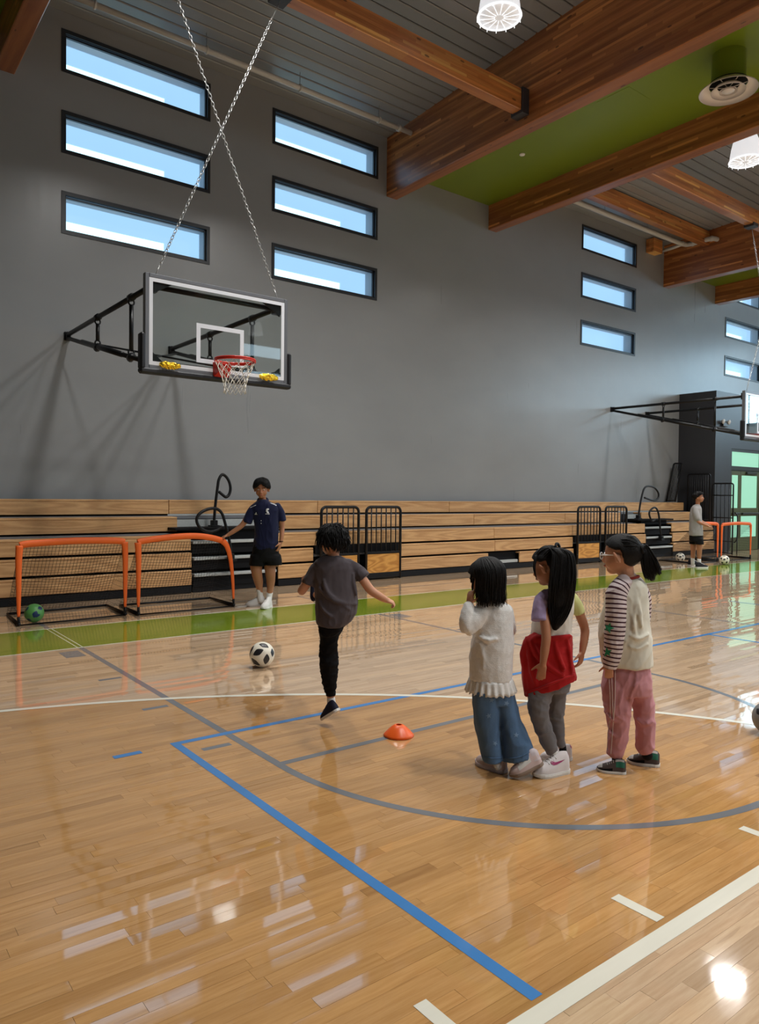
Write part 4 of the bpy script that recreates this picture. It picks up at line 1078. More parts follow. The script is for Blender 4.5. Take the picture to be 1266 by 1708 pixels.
class Person:
    def __init__(s, label, bx, by, baseoff=0.0):
        s.base = PF(bx, by); s.n = Vector((s.base.x, s.base.y, 0)); s.D = s.n.length; s.n.normalize()
        s.rt = Vector((s.n.y, -s.n.x, 0)); s.up = Vector((0, 0, 1))
        s.root = thing('person', label, 'person', tuple(s.base), math.atan2(s.rt.y, s.rt.x))
        s.mpp = s.base.dot(CF) / FPX if False else (s.base - Vector((0, 0, EYE))).dot(CF) / FPX
        # stretch of a pixel step in the vertical plane facing the person
        a, b = s.J(bx, by - 50), s.J(bx + 40, by - 50); s.mpp = (b - a).length / 40.0
    def J(s, x, y, w=0.0):
        d = pray(x, y); t = (s.D + w) / (d.x * s.n.x + d.y * s.n.y)
        return Vector((d.x * t, d.y * t, EYE + d.z * t))
    def loft(s, mb, rings, n=24, e=2.3):
        """rings: (px, py, half width px, half depth m, w, tilt px); closed loft, ellipses facing the camera"""
        k0 = len(mb.v)
        for rg in rings:
            x, y, hw, b = rg[:4]; w = rg[4] if len(rg) > 4 else 0; tl = rg[5] if len(rg) > 5 else 0
            c = s.J(x, y, w); a = hw * s.mpp
            for q in range(n):
                an = 2 * PI * q / n; ca, sa = math.cos(an), math.sin(an)
                fx = math.copysign(abs(ca) ** (2 / e), ca); fy = math.copysign(abs(sa) ** (2 / e), sa)
                mb.v.append(c + s.rt * (a * fx) + s.n * (b * fy) + s.up * (tl * s.mpp * fx))
        N = len(rings)
        for i in range(N - 1):
            for q in range(n):
                q2 = (q + 1) % n
                mb.f.append((k0 + i * n + q, k0 + (i + 1) * n + q, k0 + (i + 1) * n + q2, k0 + i * n + q2))
        mb.f.append(tuple(k0 + q for q in range(n))); mb.f.append(tuple(k0 + (N - 1) * n + q for q in range(n - 1, -1, -1)))
    def limb(s, mb, pts, n=14, per=5, flat=1.0, caps=True):
        """pts: (px, py, r px, w)"""
        P = [s.J(p[0], p[1], p[3] if len(p) > 3 else 0) for p in pts]
        sp = spline(P, per); rs = [p[2] * s.mpp for p in pts]; rad = []
        for i in range(len(sp)):
            u = i / per; k_ = min(int(u), len(rs) - 2); f_ = u - k_; f_ = f_ * f_ * (3 - 2 * f_)
            rad.append(rs[k_] * (1 - f_) + rs[k_ + 1] * f_)
        mb.tube(sp, rad, n, flat=flat, ref=tuple(s.rt))
        if caps: mb.sphere(sp[0], rad[0], 12, 8)
        if caps is True: mb.sphere(sp[-1], rad[-1], 12, 8)
    def blob(s, name, mb, voxel, mat, smooth=4, wrinkle=None, parent=None, fac=0.5):
        me = bpy.data.meshes.new('tmp'); me.from_pydata([tuple(p) for p in mb.v], [], mb.f); me.update()
        o = bpy.data.objects.new('tmp', me); COL.objects.link(o)
        m = o.modifiers.new('r', 'REMESH'); m.mode = 'VOXEL'; m.voxel_size = voxel; m.use_smooth_shade = True
        if smooth:
            m = o.modifiers.new('s', 'SMOOTH'); m.factor = fac; m.iterations = smooth
        dg = bpy.context.evaluated_depsgraph_get(); dg.update()
        me2 = bpy.data.meshes.new_from_object(o.evaluated_get(dg))
        bpy.data.objects.remove(o); bpy.data.meshes.remove(me)
        if wrinkle:
            amp, sc, stretch = wrinkle
            nor = [v.normal.copy() for v in me2.vertices]
            for v, nn in zip(me2.vertices, nor):
                p = v.co
                q = Vector((p.x * sc, p.y * sc, p.z * sc * stretch))
                wv = mnoise.noise(q * .35) * 1.5; q = q + Vector((wv, -wv, wv))
                rd = 1 - 2.2 * abs(mnoise.noise(q)); rd2 = 1 - 2.2 * abs(mnoise.noise(q * 1.9 + Vector((7, 3, 1))))
                v.co = p + nn * (amp * (.75 * rd * abs(rd) + .4 * rd2 * abs(rd2) - .25))
        me2.transform(rootm(s.root).inverted()); me2.name = name
        me2.materials.clear(); me2.materials.append(mat)
        for p in me2.polygons: p.use_smooth = True
        o = bpy.data.objects.new(name, me2); COL.objects.link(o); o.parent = parent or s.root
        return o
    def mesh(s, name, mb, mat, smooth=True, parent=None):
        return mb.build(name, mat, parent or s.root, smooth)
    # ---- head
    def head(s, mb, x, y, w, hh, F, neck, neck_r=0.2):
        c = s.J(x, y, w); F = (s.rt * F[0] + s.n * F[1] + s.up * F[2]).normalized()
        L = s.up.cross(F).normalized(); U = F.cross(L)
        s.hc, s.hF, s.hL, s.hU, s.hh = c, F, L, U, hh
        def ell(l, f, u, rl, rf, ru):
            k0 = len(mb.v); mb.sphere((0, 0, 0), 1.0, 24, 16)
            for i in range(k0, len(mb.v)):
                p = mb.v[i]; mb.v[i] = c + L * ((l + p.x * rl) * hh) + F * ((f + p.y * rf) * hh) + U * ((u + p.z * ru) * hh)
        ell(0, -.05, .12, .335, .42, .375)
        ell(0, .09, -.10, .295, .295, .36)
        ell(0, .20, -.36, .15, .15, .12)
        ell(.155, .15, -.17, .14, .18, .17); ell(-.155, .15, -.17, .14, .18, .17)
        ell(0, .27, .10, .22, .10, .10)
        for sg in (-1, 1):
            ell(sg * .36, -.05, -.06, .05, .08, .125)
            rim_ = [c + L * ((sg * (.395 + .03 * (1 - math.cos(a_)) / 2)) * hh) + F * ((-.055 - .085 * math.cos(a_ * .9 + .5)) * hh * .9) + U * ((-.05 + .13 * math.sin(a_ - 1.2)) * hh) for a_ in [x_ * .35 for x_ in range(0, 12)]]
            mb.tube(rim_, .032 * hh, 8)
        hp = lambda l, f, u: c + L * (l * hh) + F * (f * hh) + U * (u * hh)
        s.hp = hp
        mb.tube([hp(0, .36, .04), hp(0, .41, -.05), hp(0, .442, -.145), hp(0, .39, -.17)], [.028 * hh, .034 * hh, .050 * hh, .04 * hh], 10)
        ell(.045, .40, -.165, .035, .04, .035); ell(-.045, .40, -.165, .035, .04, .035)
        ell(0, .375, -.275, .09, .035, .04)
        nb = s.J(*neck)
        mb.tube([hp(0, -.08, -.15), (hp(0, -.08, -.42) + nb) / 2, nb], [neck_r * hh, neck_r * hh * .95, neck_r * hh * 1.15], 14)
    def face(s, wide=1.0):
        hh, hp = s.hh, s.hp
        for sg in (-1, 1):
            e = MB(); e.sphere((0, 0, 0), 1.0, 12, 8)
            e.v = [hp(sg * .135, .322, .0) + s.hL * (q.x * .062 * hh) + s.hF * (q.y * .045 * hh) + s.hU * (q.z * .030 * hh * wide) for q in e.v]; e = s.mesh('eye', e, m_eye)
            i = MB(); i.sphere(hp(sg * .137, .352, -.002), .024 * hh, 10, 6); s.mesh('iris', i, m_iris, parent=e)
            b = MB(); b.tube([hp(sg * .05, .385, .085), hp(sg * .13, .375, .115), hp(sg * .22, .31, .085)], [.012 * hh, .016 * hh, .006 * hh], 6); s.mesh('eyebrow', b, m_hair)
        l = MB(); l.tube([hp(-.09, .365, -.275), hp(-.04, .402, -.265), hp(0, .405, -.27), hp(.04, .402, -.265), hp(.09, .365, -.275)], [.01 * hh, .022 * hh, .02 * hh, .022 * hh, .01 * hh], 8); s.mesh('lips', l, m_lip)
    def hair_cap(s, line, scale=(.395, .475, .425), seed=1, rough=.02, name='hair'):
        """line(az deg from the face) -> lowest elevation deg that hair covers"""
        mb = MB(); nu, nv = 72, 40; hh = s.hh
        c0 = s.hp(0, -.06, .11)
        for j in range(nv + 1):
            el = 90 - 175.0 * j / nv
            for i in range(nu):
                az = 360.0 * i / nu; a = math.radians(az); e = math.radians(el)
                k_ = az if az <= 180 else 360 - az
                lo = line(k_)
                f_ = (el - lo) / 8.0; f_ = max(0.0, min(1.0, f_)); f_ = f_ * f_ * (3 - 2 * f_)
                nz = mnoise.noise(Vector((math.cos(a) * 3 + seed, math.sin(a) * 3, el * .02))) * rough * 2 + mnoise.noise(Vector((math.cos(a) * 9, math.sin(a) * 9 + seed, el * .03))) * rough
                rr = (0.62 + .38 * f_) * (1 + nz)
                d = s.hF * (math.cos(e) * math.cos(a) * scale[1]) + s.hL * (math.cos(e) * math.sin(a) * scale[0]) + s.hU * (math.sin(e) * scale[2])
                mb.v.append(c0 + d * (hh * rr))
        for j in range(nv):
            for i in range(nu):
                i2 = (i + 1) % nu; mb.f.append((j * nu + i, (j + 1) * nu + i, (j + 1) * nu + i2, j * nu + i2))
        mb.f.append(tuple(nv * nu + i for i in range(nu)))
        return s.mesh(name, mb, m_hair)
    def scalp(s, az, el, k=1.03, scale=(.395, .475, .425)):
        a, e = math.radians(az), math.radians(el)
        d = s.hF * (math.cos(e) * math.cos(a) * scale[1]) + s.hL * (math.cos(e) * math.sin(a) * scale[0]) + s.hU * (math.sin(e) * scale[2])
        return s.hp(0, -.06, .11) + d * (s.hh * k)
    def strands(s, paths, r=.004, name='hair_strands'):
        mb = MB()
        for p in paths:
            sp = spline(p, 4); n = len(sp)
            mb.tube(sp, [r * (1.0 - .8 * (i / (n - 1)) ** 1.5) * (.5 + .5 * min(1, i / 2)) for i in range(n)], 5)
        return s.mesh(name, mb, m_hair)
    # ---- hand: palm, four fingers, thumb
    def hand(s, mb, wrist, d, nrm, thumb, size, curl=(15, 25, 20), spread=6, thumb_curl=20):
        """wrist point, d finger direction, nrm back-of-hand normal, thumb side vector, size = hand length"""
        d = Vector(d).normalized(); nrm = (Vector(nrm) - d * d.dot(Vector(nrm))).normalized(); t_ = d.cross(nrm)
        if t_.dot(Vector(thumb)) < 0: t_ = -t_
        L = size; W = wrist
        palm = L * .48
        k0 = len(mb.v); mb.sphere((0, 0, 0), 1.0, 16, 10)
        for i in range(k0, len(mb.v)):
            p = mb.v[i]; q = Vector([math.copysign(abs(cc_) ** .75, cc_) for cc_ in p])
            mb.v[i] = W + d * (palm * (.5 + .56 * q.x)) + t_ * (L * .215 * q.y) + nrm * (L * .085 * q.z)
        lens = (.40, .46, .43, .34); R = L * .052
        for i, fl in enumerate(lens):
            off = (1.5 - i) / 1.5
            p = W + d * (palm * (.98 - .06 * abs(off - .3))) + t_ * (off * L * .165)
            dd = (d + t_ * math.tan(math.radians(spread * off))).normalized(); pts = [p - dd * L * .08, p]; a = 0
            for sgm, cu in zip((.45, .31, .24), curl):
                a += math.radians(cu)
                p = p + (dd * math.cos(a) - nrm * math.sin(a)) * (fl * L * sgm); pts.append(p)
            mb.tube(pts, [R * 1.05, R * 1.05, R, R * .92, R * .8], 8); mb.sphere(p, R * .8, 8, 6)
        p0 = W + d * (palm * .22) + t_ * (L * .16); td = (d * .62 + t_ * .75 - nrm * .15).normalized()
        p1 = p0 + td * L * .20; a = math.radians(thumb_curl)
        td2 = (td * math.cos(a) + (d * .8 - nrm * .6).normalized() * math.sin(a)).normalized(); p2 = p1 + td2 * L * .15; p3 = p2 + td2 * L * .11
        mb.tube([p0, p1, p2, p3], [R * 1.7, R * 1.25, R * 1.1, R * .85], 8); mb.sphere(p3, R * .85, 8, 6)
    # ---- shoe
    def shoe(s, heel, toe, mat, sole_mat, up=(0, 0, 1), wide=.39, high=.46, lace=None, sock=None):
        heel, toe = Vector(heel), Vector(toe); T = toe - heel; L = T.length; T.normalize()
        U = Vector(up); U = (U - T * T.dot(U)).normalized(); S = T.cross(U)
        def hw(u): return L * wide * .5 * (0.78 + .22 * math.sin(PI * min(1, max(0, (u - .25) / .8)))) * (1 - max(0, (u - .72) / .28) ** 2.2 * .72) * (1 - max(0, (.12 - u) / .12) ** 2 * .55)
        def ht(u):
            pr = [(0, .34), (.06, .43), (.18, .45), (.32, .43), (.45, .36), (.6, .28), (.75, .215), (.88, .165), (.96, .10), (1.0, .04)]
            for (a, b), (c_, d_) in zip(pr, pr[1:]):
                if a <= u <= c_: return L * high / .46 * (b + (d_ - b) * (u - a) / (c_ - a)) * .92
            return 0
        st = L * .085
        def up_pt(u, a, k_=1.0):
            """a: 0 right edge .. pi left edge over the top"""
            w_ = hw(u) * k_; h_ = ht(u) * k_
            ca, sa = math.cos(a), math.sin(a)
            x_ = math.copysign(abs(ca) ** .75, ca) * w_ * (1 - .42 * sa ** 2 * (1 if u < .5 else .6)); z_ = abs(sa) ** .8 * h_
            return heel + T * (u * L) + S * x_ + U * (st + z_)
        us = [0, .02, .06, .12, .2, .3, .4, .5, .6, .7, .8, .88, .94, .98, 1.0]; m = 14
        mb = MB()
        for u in us:
            for q in range(m + 1): mb.v.append(up_pt(u, PI * q / m))
        for i in range(len(us) - 1):
            for q in range(m): a = i * (m + 1) + q; mb.f.append((a, a + 1, a + m + 2, a + m + 1))
        mb.f.append(tuple(range(m, -1, -1))); a = (len(us) - 1) * (m + 1); mb.f.append(tuple(range(a, a + m + 1)))
        sh = s.mesh('shoe', mb, mat)
        mb = MB(); rings = []
        for i, u in enumerate(us):
            w_ = hw(u) * 1.07
            spring = L * .05 * max(0, (u - .75) / .25) ** 2 + L * .012 * max(0, (.1 - u) / .1)
            c_ = heel + T * (u * L * 1.03 - L * .015)
            for (sx, uz) in ((-1, 0), (-1.03, .5), (-.97, 1), (.97, 1), (1.03, .5), (1, 0)):
                mb.v.append(c_ + S * (w_ * sx) + U * (spring + (st * 1.15 - spring * .6) * uz))
        for i in range(len(us) - 1):
            for q in range(6): a = i * 6 + q; b = i * 6 + (q + 1) % 6; mb.f.append((a, b, b + 6, a + 6))
        mb.f.append((5, 4, 3, 2, 1, 0)); a = (len(us) - 1) * 6; mb.f.append(tuple(range(a, a + 6)))
        s.mesh('sole', mb, sole_mat, False, parent=sh)
        if lace:
            mb = MB()
            for u in (.42, .49, .56, .63):
                mb.tube([up_pt(u, PI * .28, 1.03), up_pt(u + .015, PI * .5, 1.05), up_pt(u, PI * .72, 1.03)], L * .012, 6)
            s.mesh('laces', mb, lace, parent=sh)
        s.up_pt = up_pt
        def patch(name, pm_, u0, u1, a0, a1, k_=1.025):
            mb = MB(); nu, nv = 8, 5
            for i in range(nu + 1):
                for j in range(nv + 1): mb.v.append(up_pt(u0 + (u1 - u0) * i / nu, math.radians(a0 + (a1 - a0) * j / nv), k_))
            for i in range(nu):
                for j in range(nv): a = i * (nv + 1) + j; mb.f.append((a, a + 1, a + nv + 2, a + nv + 1))
            return s.mesh(name, mb, pm_, parent=sh)
        s.patch = patch; s.lastshoe = sh
        return sh
    # ---- things printed or sewn on: follow the surface under the given pixels
    def bvh(s, o):
        M_ = rootm(s.root); return BVHTree.FromPolygons([M_ @ v.co for v in o.data.vertices], [tuple(p.vertices) for p in o.data.polygons])
    def hit(s, bv, x, y, off=.002):
        d = pray(x, y).normalized(); h = bv.ray_cast(Vector((0, 0, EYE)), d)
        if h[0] is None: return None
        return h[0] - d * off
    def decal(s, name, bv, polys, mat, parent, off=.002, sub=3):
        mb = MB()
        for poly in polys:
            cx = sum(p[0] for p in poly) / len(poly); cy = sum(p[1] for p in poly) / len(poly); N = len(poly)
            ok = True; ids = []
            pts = [(cx, cy)]
            for r_ in range(1, sub + 1):
                for p in poly: pts.append((cx + (p[0] - cx) * r_ / sub, cy + (p[1] - cy) * r_ / sub))
            hs = []
            for (a, b) in pts:
                h = None
                for st_ in range(12):          # wrap points beyond the edge back onto the surface
                    h = s.hit(bv, a + (cx - a) * st_ / 12, b + (cy - b) * st_ / 12, off)
                    if h is not None: break
                hs.append(h)
            if any(h is None for h in hs): continue
            k0 = len(mb.v); mb.v += hs
            for i in range(N): mb.f.append((k0, k0 + 1 + (i + 1) % N, k0 + 1 + i))
            for r_ in range(sub - 1):
                a = k0 + 1 + r_ * N
                for i in range(N): mb.f.append((a + i, a + (i + 1) % N, a + N + (i + 1) % N, a + N + i))
        if mb.v: return s.mesh(name, mb, mat, False, parent)
    def stripe(s, name, bv, pts, r_px, mat, parent):
        sp = spline([(p[0], p[1], 0) for p in pts], 6); P = [s.hit(bv, q.x, q.y, .001) for q in sp]; P = [p for p in P if p is not None]
        if len(P) > 2:
            mb = MB(); mb.tube(P, r_px * s.mpp, 6); return s.mesh(name, mb, mat, True, parent)
    def arm_attr(s, o, pts):
        """stores the length along a limb (m) on the mesh, for stripes"""
        P = spline([s.J(p[0], p[1], p[3]) for p in pts], 8); M_ = rootm(s.root); acc = [0]
        for a, b in zip(P, P[1:]): acc.append(acc[-1] + (b - a).length)
        out = []
        for v in o.data.vertices:
            c = M_ @ v.co; best = (1e9, 0)
            for i in range(len(P) - 1):
                d = P[i + 1] - P[i]; t = max(0, min(1, (c - P[i]).dot(d) / d.length_squared)); e = (P[i] + d * t - c).length_squared
                if e < best[0]: best = (e, acc[i] + d.length * t)
            out.append(best[1])
        at = o.data.attributes.new('along', 'FLOAT', 'POINT'); at.data.foreach_set('value', out)
def star(cx, cy, r, rot=0):
    return [(cx + (r if i % 2 == 0 else r * .42) * math.cos(math.radians(-90 + rot + 36 * i)), cy + (r if i % 2 == 0 else r * .42) * math.sin(math.radians(-90 + rot + 36 * i))) for i in range(10)]
def lerp(az, tab):
    for (a, b), (c, d) in zip(tab, tab[1:]):
        if a <= az <= c: return b + (d - b) * (az - a) / (c - a)
    return tab[-1][1]
rg = random.Random(21)
m_sockw = cloth_mat('sock_white', lin(226, 224, 220), .9, .6, 500)
m_solew = pm('sole_white', lin(214, 212, 206), .55, .06, 20)

# ------------------------------------------------------------------ kicking boy
p = Person('boy in a dark grey t-shirt and black trousers kicking the soccer ball', 545, 1209)
sk = MB()
p.head(sk, 554, 904, 0.02, .205, (-.35, .93, -.05), (556, 932, 0.0))
p.loft(sk, [(556, 934, 16, .045), (557, 945, 24, .052), (557, 980, 22, .055), (556, 1010, 21, .055), (556, 1040, 20, .06)])
p.limb(sk, [(531, 946, 7), (515, 968, 7.8, .0), (504, 985, 7.5, .02), (505, 981, 6.8, .10), (507, 974, 5.2, .16)])
p.limb(sk, [(583, 946, 7), (603, 964, 7.8, -.02), (618, 984, 7.6, -.03), (634, 995, 6.6, -.03), (645, 1001, 5.0, -.02)])
p.hand(sk, p.J(506, 976, .15), p.up * .8 + p.n * .5 - p.rt * .1, -p.rt, p.up * .2 - p.n, .115, (70, 80, 50), 2, 50)
p.hand(sk, p.J(643, 1000, -.02), p.rt * .85 - p.up * .35 + p.n * .1, p.up * .8 - p.n * .3, p.n, .12, (40, 60, 40), 2, 45)
p.limb(sk, [(550, 1036, 14), (548, 1082, 11), (549, 1105, 11.5), (551, 1140, 8.5), (552, 1168, 6.2)])
p.limb(sk, [(566, 1030, 14, .05), (556, 1012, 12, .36), (528, 992, 7, .58)])
p.blob('body', sk, .0055, m_skin, 3)
p.face()
p.hair_cap(lambda a: lerp(a, [(0, 32), (50, 10), (85, -22), (120, -40), (180, -50)]), scale=(.47, .50, .46), seed=4, rough=.05)
pts = []
SCB = (.47, .50, .46)
for i in range(900):
    az = rg.uniform(15, 345); el = rg.uniform(-30, 88); k_ = az if az <= 180 else 360 - az
    if el < lerp(k_, [(0, 36), (60, 12), (90, -14), (180, -36)]): continue
    a = p.scalp(az, el, 1.0, SCB); out = (a - p.hp(0, -.06, .11)).normalized()
    dn = p.scalp(az + rg.uniform(-8, 8), el - 26, 1.0, SCB) - a; ln = rg.uniform(.7, 1.25); lift = rg.uniform(.004, .016) * (1.6 if el < 10 else 1)
    pts.append([a, a + dn * .4 * ln + out * lift * .7, a + dn * .8 * ln + out * lift, a + dn * 1.15 * ln + out * lift * rg.uniform(.6, 1.7)])
p.strands(pts, .0042)
m_tee = cloth_mat('tee_dark_grey', lin(78, 72, 76), .9, .25, 400, .08, .6, 8)
sh = MB()
p.loft(sh, [(554, 927, 14, .055), (555, 931, 22, .066), (556, 937, 31, .075), (557, 948, 35, .085), (558, 965, 34, .092), (560, 985, 35, .098), (562, 1003, 35.5, .105), (561, 1022, 34.5, .108), (557, 1036, 29, .106), (554, 1043, 23, .10)])
p.limb(sh, [(536, 940, 9.5), (525, 953, 11.5), (514, 975, 10.8, .0)], caps='s'); p.limb(sh, [(579, 940, 9.5), (592, 949, 11.2), (608, 964, 10.4, -.02)], caps='s')
for fp in ([(534, 982, 2.5, -.075), (548, 996, 3.5, -.095), (568, 1005, 3.8, -.10), (594, 1008, 3, -.06)], [(540, 968, 2, -.085), (545, 986, 3, -.094), (560, 1000, 3, -.10), (582, 1016, 2.5, -.09)], [(533, 1003, 2.2, -.07), (540, 1018, 3, -.095), (552, 1028, 2.5, -.105)], [(589, 958, 2.5, -.05), (590, 975, 3, -.06), (594, 992, 2.5, -.06)]): p.limb(sh, fp)
tee = p.blob('shirt', sh, .006, m_tee, 4, (.008, 9, .55))
nk = MB(); nk.tube([p.J(554, 928, 0) + p.rt * (.046 * math.cos(2 * PI * i / 28)) + p.n * (.054 * math.sin(2 * PI * i / 28)) + p.up * (.006 * math.sin(2 * PI * i / 28)) for i in range(28)], .006, 6, closed=True); p.mesh('collar', nk, m_tee)
m_bp = cloth_mat('trousers_black', (0.0035, 0.0035, 0.004, 1), .9, .2, 400, .1, .4, 9)
tr = MB()
p.loft(tr, [(556, 1012, 26, .088), (556, 1030, 25, .09), (552, 1046, 20, .085), (549, 1058, 16.5, .075)])
p.limb(tr, [(549, 1050, 16.5), (548, 1079, 14.5), (548.5, 1102, 15.5), (550, 1132, 13), (551.5, 1155, 8.6)])
p.limb(tr, [(566, 1028, 18, .05), (557, 1012, 14.5, .36), (534, 995, 9.5, .54)])
tro = p.blob('trousers', tr, .007, m_bp, 4, (.010, 12, 1.5))
cu = MB(); cu.tube([p.J(551.5, 1153, 0), p.J(551.7, 1160, 0)], [8.9 * p.mpp, 8.0 * p.mpp], 14); p.mesh('cuff', cu, m_bp)
so = MB(); p.limb(so, [(552, 1164, 6.8), (553, 1174, 7.2), (555, 1182, 7.5, -.01)]); p.mesh('sock', so, m_sockw)
m_navy = cloth_mat('shoe_navy', lin(28, 30, 48), .7, .5, 300, .1, .1)
p.shoe(p.J(565, 1185.5, -.075), p.J(538, 1203, .02), m_navy, m_solew, up=(p.up * .62 - p.rt * .55 + p.n * .45), wide=.44, high=.46, lace=m_navy)
p.shoe(p.J(533, 1000, .62), p.J(523, 972, .66), m_navy, m_solew, up=(-p.n * .3 - p.rt * .9), wide=.42, high=.44, lace=m_navy)

# ------------------------------------------------------------------ girl in the white knitted sweater
p = Person('girl in a white knitted sweater and wide blue jeans, hand raised to her face', 845, 1288)
sk = MB()
p.head(sk, 809, 966, -.01, .205, (-.83, .45, -.28), (822, 1006, 0.0))
p.loft(sk, [(822, 1008, 20, .05), (822, 1020, 30, .06), (822, 1060, 28, .07), (822, 1110, 28, .08), (822, 1150, 28, .08)])
p.limb(sk, [(801, 1020, 9, -.05), (786, 1040, 8.5, -.09), (777, 1051, 8, -.11), (779, 1030, 7, -.10), (783, 1008, 5.2, -.08)])
p.limb(sk, [(842, 1022, 9, .05), (850, 1055, 8, .10), (832, 1050, 6.5, .2), (812, 1035, 5, .22)])
p.hand(sk, p.J(783, 1007, -.08), p.up * .93 + p.rt * .12 + p.n * .2, -p.n * .75 - p.rt * .5, p.rt * .7 - p.n * .2, .11, (25, 40, 30), 5, 25)
p.limb(sk, [(812, 1155, 12, -.03), (814, 1210, 9, -.03), (828, 1275, 6, -.01)]); p.limb(sk, [(834, 1155, 12, .03), (850, 1205, 9, .03), (882, 1264, 6, .0)])
p.blob('body', sk, .005, m_skin, 3)
p.face()
p.hair_cap(lambda a: lerp(a, [(0, 30), (35, 14), (58, 6), (78, -18), (96, -60), (180, -70)]), scale=(.44, .51, .445), seed=8, rough=.03)
pts = []; SC1 = (.44, .51, .445)
for i in range(700):
    az = rg.uniform(84, 314); k_ = az if az <= 180 else 360 - az
    zend = p.J(815, rg.uniform(988, 1009), 0).z + (0.0 if k_ > 75 else rg.uniform(.0, .05))
    R_ = rg.uniform(1.0, 1.07); path = [p.scalp(az, 80, R_ * .99, SC1), p.scalp(az, 52, R_, SC1), p.scalp(az, 22, R_ * 1.01, SC1), p.scalp(az, -5, R_ * 1.0, SC1)]
    q = path[-1]; ce = p.hp(0, -.06, 0); rad = Vector((q.x - ce.x, q.y - ce.y, 0))
    zz = (q.z + zend) / 2
    path += [Vector((ce.x, ce.y, zz)) + rad * rg.uniform(.92, 1.04), Vector((ce.x, ce.y, zend)) + rad * rg.uniform(.82, 1.05) + Vector((rg.uniform(-.01, .01), rg.uniform(-.01, .01), 0))]
    pts.append(path)
# loose locks in front of the face
for (x0, y0, x1, y1, x2, y2) in ((792, 945, 781, 965, 779, 985), (796, 950, 788, 985, 797, 1012), (790, 942, 778, 958, 777, 972), (800, 950, 794, 985, 792, 1008), (803, 955, 800, 990, 803, 1012)):
    for q in range(4): pts.append([p.J(x0 + 7 + q, y0, -.03), p.J(x1 + 8 + q * .8, y1, -.06), p.J(x2 + 8 + q * .6, y2, -.065)])
p.strands(pts, .0050)
t = NT('knit_white'); v = t.obj()
wv = t.math('MULTIPLY', t.math('SINE', t.math('MULTIPLY', t.sep(v)[2], 700.0)), .5)
t.set(col=t.mix(t.noise(v, 60.0, 3.0), lin(206, 204, 200), lin(236, 235, 231)), rough=.95, spec=.2, sheen=.2)
t.bump(t.math('ADD', t.math('ADD', t.math('MULTIPLY', wv, .12), t.math('MULTIPLY', t.noise(v, 220.0, 2.0), .8)), t.math('MULTIPLY', t.noise(v, 8.0, 3.0), 5.0)), .5, .004); m_knit = t.m
sw = MB()
p.loft(sw, [(823, 1003, 17, .055), (823, 1008, 25, .066), (823, 1016, 32, .078), (825, 1030, 31, .09), (825, 1045, 31, .10), (821, 1070, 36, .112), (819, 1095, 36.5, .118), (819, 1118, 36, .12), (818.5, 1132, 35.5, .12)])
p.limb(sw, [(806, 1018, 15, -.045), (792, 1034, 15.5, -.085), (781, 1048, 13.5, -.11), (778, 1036, 12, -.115), (780, 1022, 10.5, -.10), (782, 1011, 8.6, -.085)])
p.limb(sw, [(843, 1020, 13, .04), (849, 1050, 12, .09), (834, 1052, 10, .18)])
for fp in ([(800, 1062, 2.5, -.10), (812, 1068, 3.2, -.112), (828, 1066, 2.5, -.112)], [(800, 1072, 2, -.10), (806, 1092, 2.8, -.112), (806, 1115, 2.2, -.115)]): p.limb(sw, fp)
swo = p.blob('sweater', sw, .0065, m_knit, 5, (.006, 7, .7))
# gathered frill along the hem
fr_ = MB(); N = 160; rows = 5
for j in range(rows + 1):
    u = j / rows
    for i in range(N):
        a = 2 * PI * i / N; wv_ = (1 + math.sin(22 * a + .5 * math.sin(3 * a))) * (.001 + .0075 * u); c_ = p.J(818.5, 1129 + 23 * u, 0)
        A_, B_ = 36.0 * p.mpp + .006 * u * 2 + wv_, .121 + .008 * u + wv_
        fr_.v.append(c_ + p.rt * (A_ * math.cos(a)) + p.n * (B_ * math.sin(a)) + p.up * (.004 * math.sin(26 * a + .6) * u))
for j in range(rows):
    for i in range(N): i2 = (i + 1) % N; fr_.f.append((j * N + i, (j + 1) * N + i, (j + 1) * N + i2, j * N + i2))
frl = p.mesh('frill', fr_, m_knit, parent=swo); md = frl.modifiers.new('th', 'SOLIDIFY'); md.thickness = .004
t = NT('denim_blue'); v = t.obj()
f_ = t.noise(v, 5.0, 4.0)
c = t.mix(f_, lin(50, 76, 108), lin(84, 114, 148)); c = t.mix(t.math('MULTIPLY', t.noise(t.mapping(v, (1, 1, .6)), 500.0, 2.0), .35), c, lin(120, 146, 172))
t.set(col=c, rough=.85, spec=.25); t.bump(t.math('ADD', t.math('MULTIPLY', t.noise(v, 600.0, 2.0), .06), t.math('MULTIPLY', t.noise(t.mapping(v, (1.2, 1.2, .5)), 8.0, 3.0), .8)), .6, .02); m_denim = t.m
je = MB()
p.loft(je, [(821, 1118, 29, .09), (821, 1135, 31, .098), (821, 1152, 32, .10), (822, 1170, 34, .10)])
p.loft(je, [(810, 1150, 22, .10, -.03), (811, 1180, 21.5, .10, -.03), (812, 1205, 21, .098, -.03), (817, 1235, 19, .092, -.03), (822, 1266.5, 16.5, .085, -.03)])
p.loft(je, [(839, 1150, 16, .09, .02), (845, 1180, 18, .092, .02), (851, 1205, 20, .095, .02), (861, 1235, 24.5, .098, .01), (865.5, 1262, 27, .10, 0, 7)])
jo = p.blob('jeans', je, .0065, m_denim, 3, (.008, 9, .45))
bj = p.bvh(jo); m_star = pm('star_print', lin(112, 138, 166), .85, .05, 30)
for st4 in (star(820, 1168, 5, 10), star(815, 1194, 5, -15), star(845, 1173, 5, 20), star(861, 1226, 5, 5), star(826, 1240, 4.5, 30)): p.decal('star_print', bj, [st4], m_star, jo, .0015)
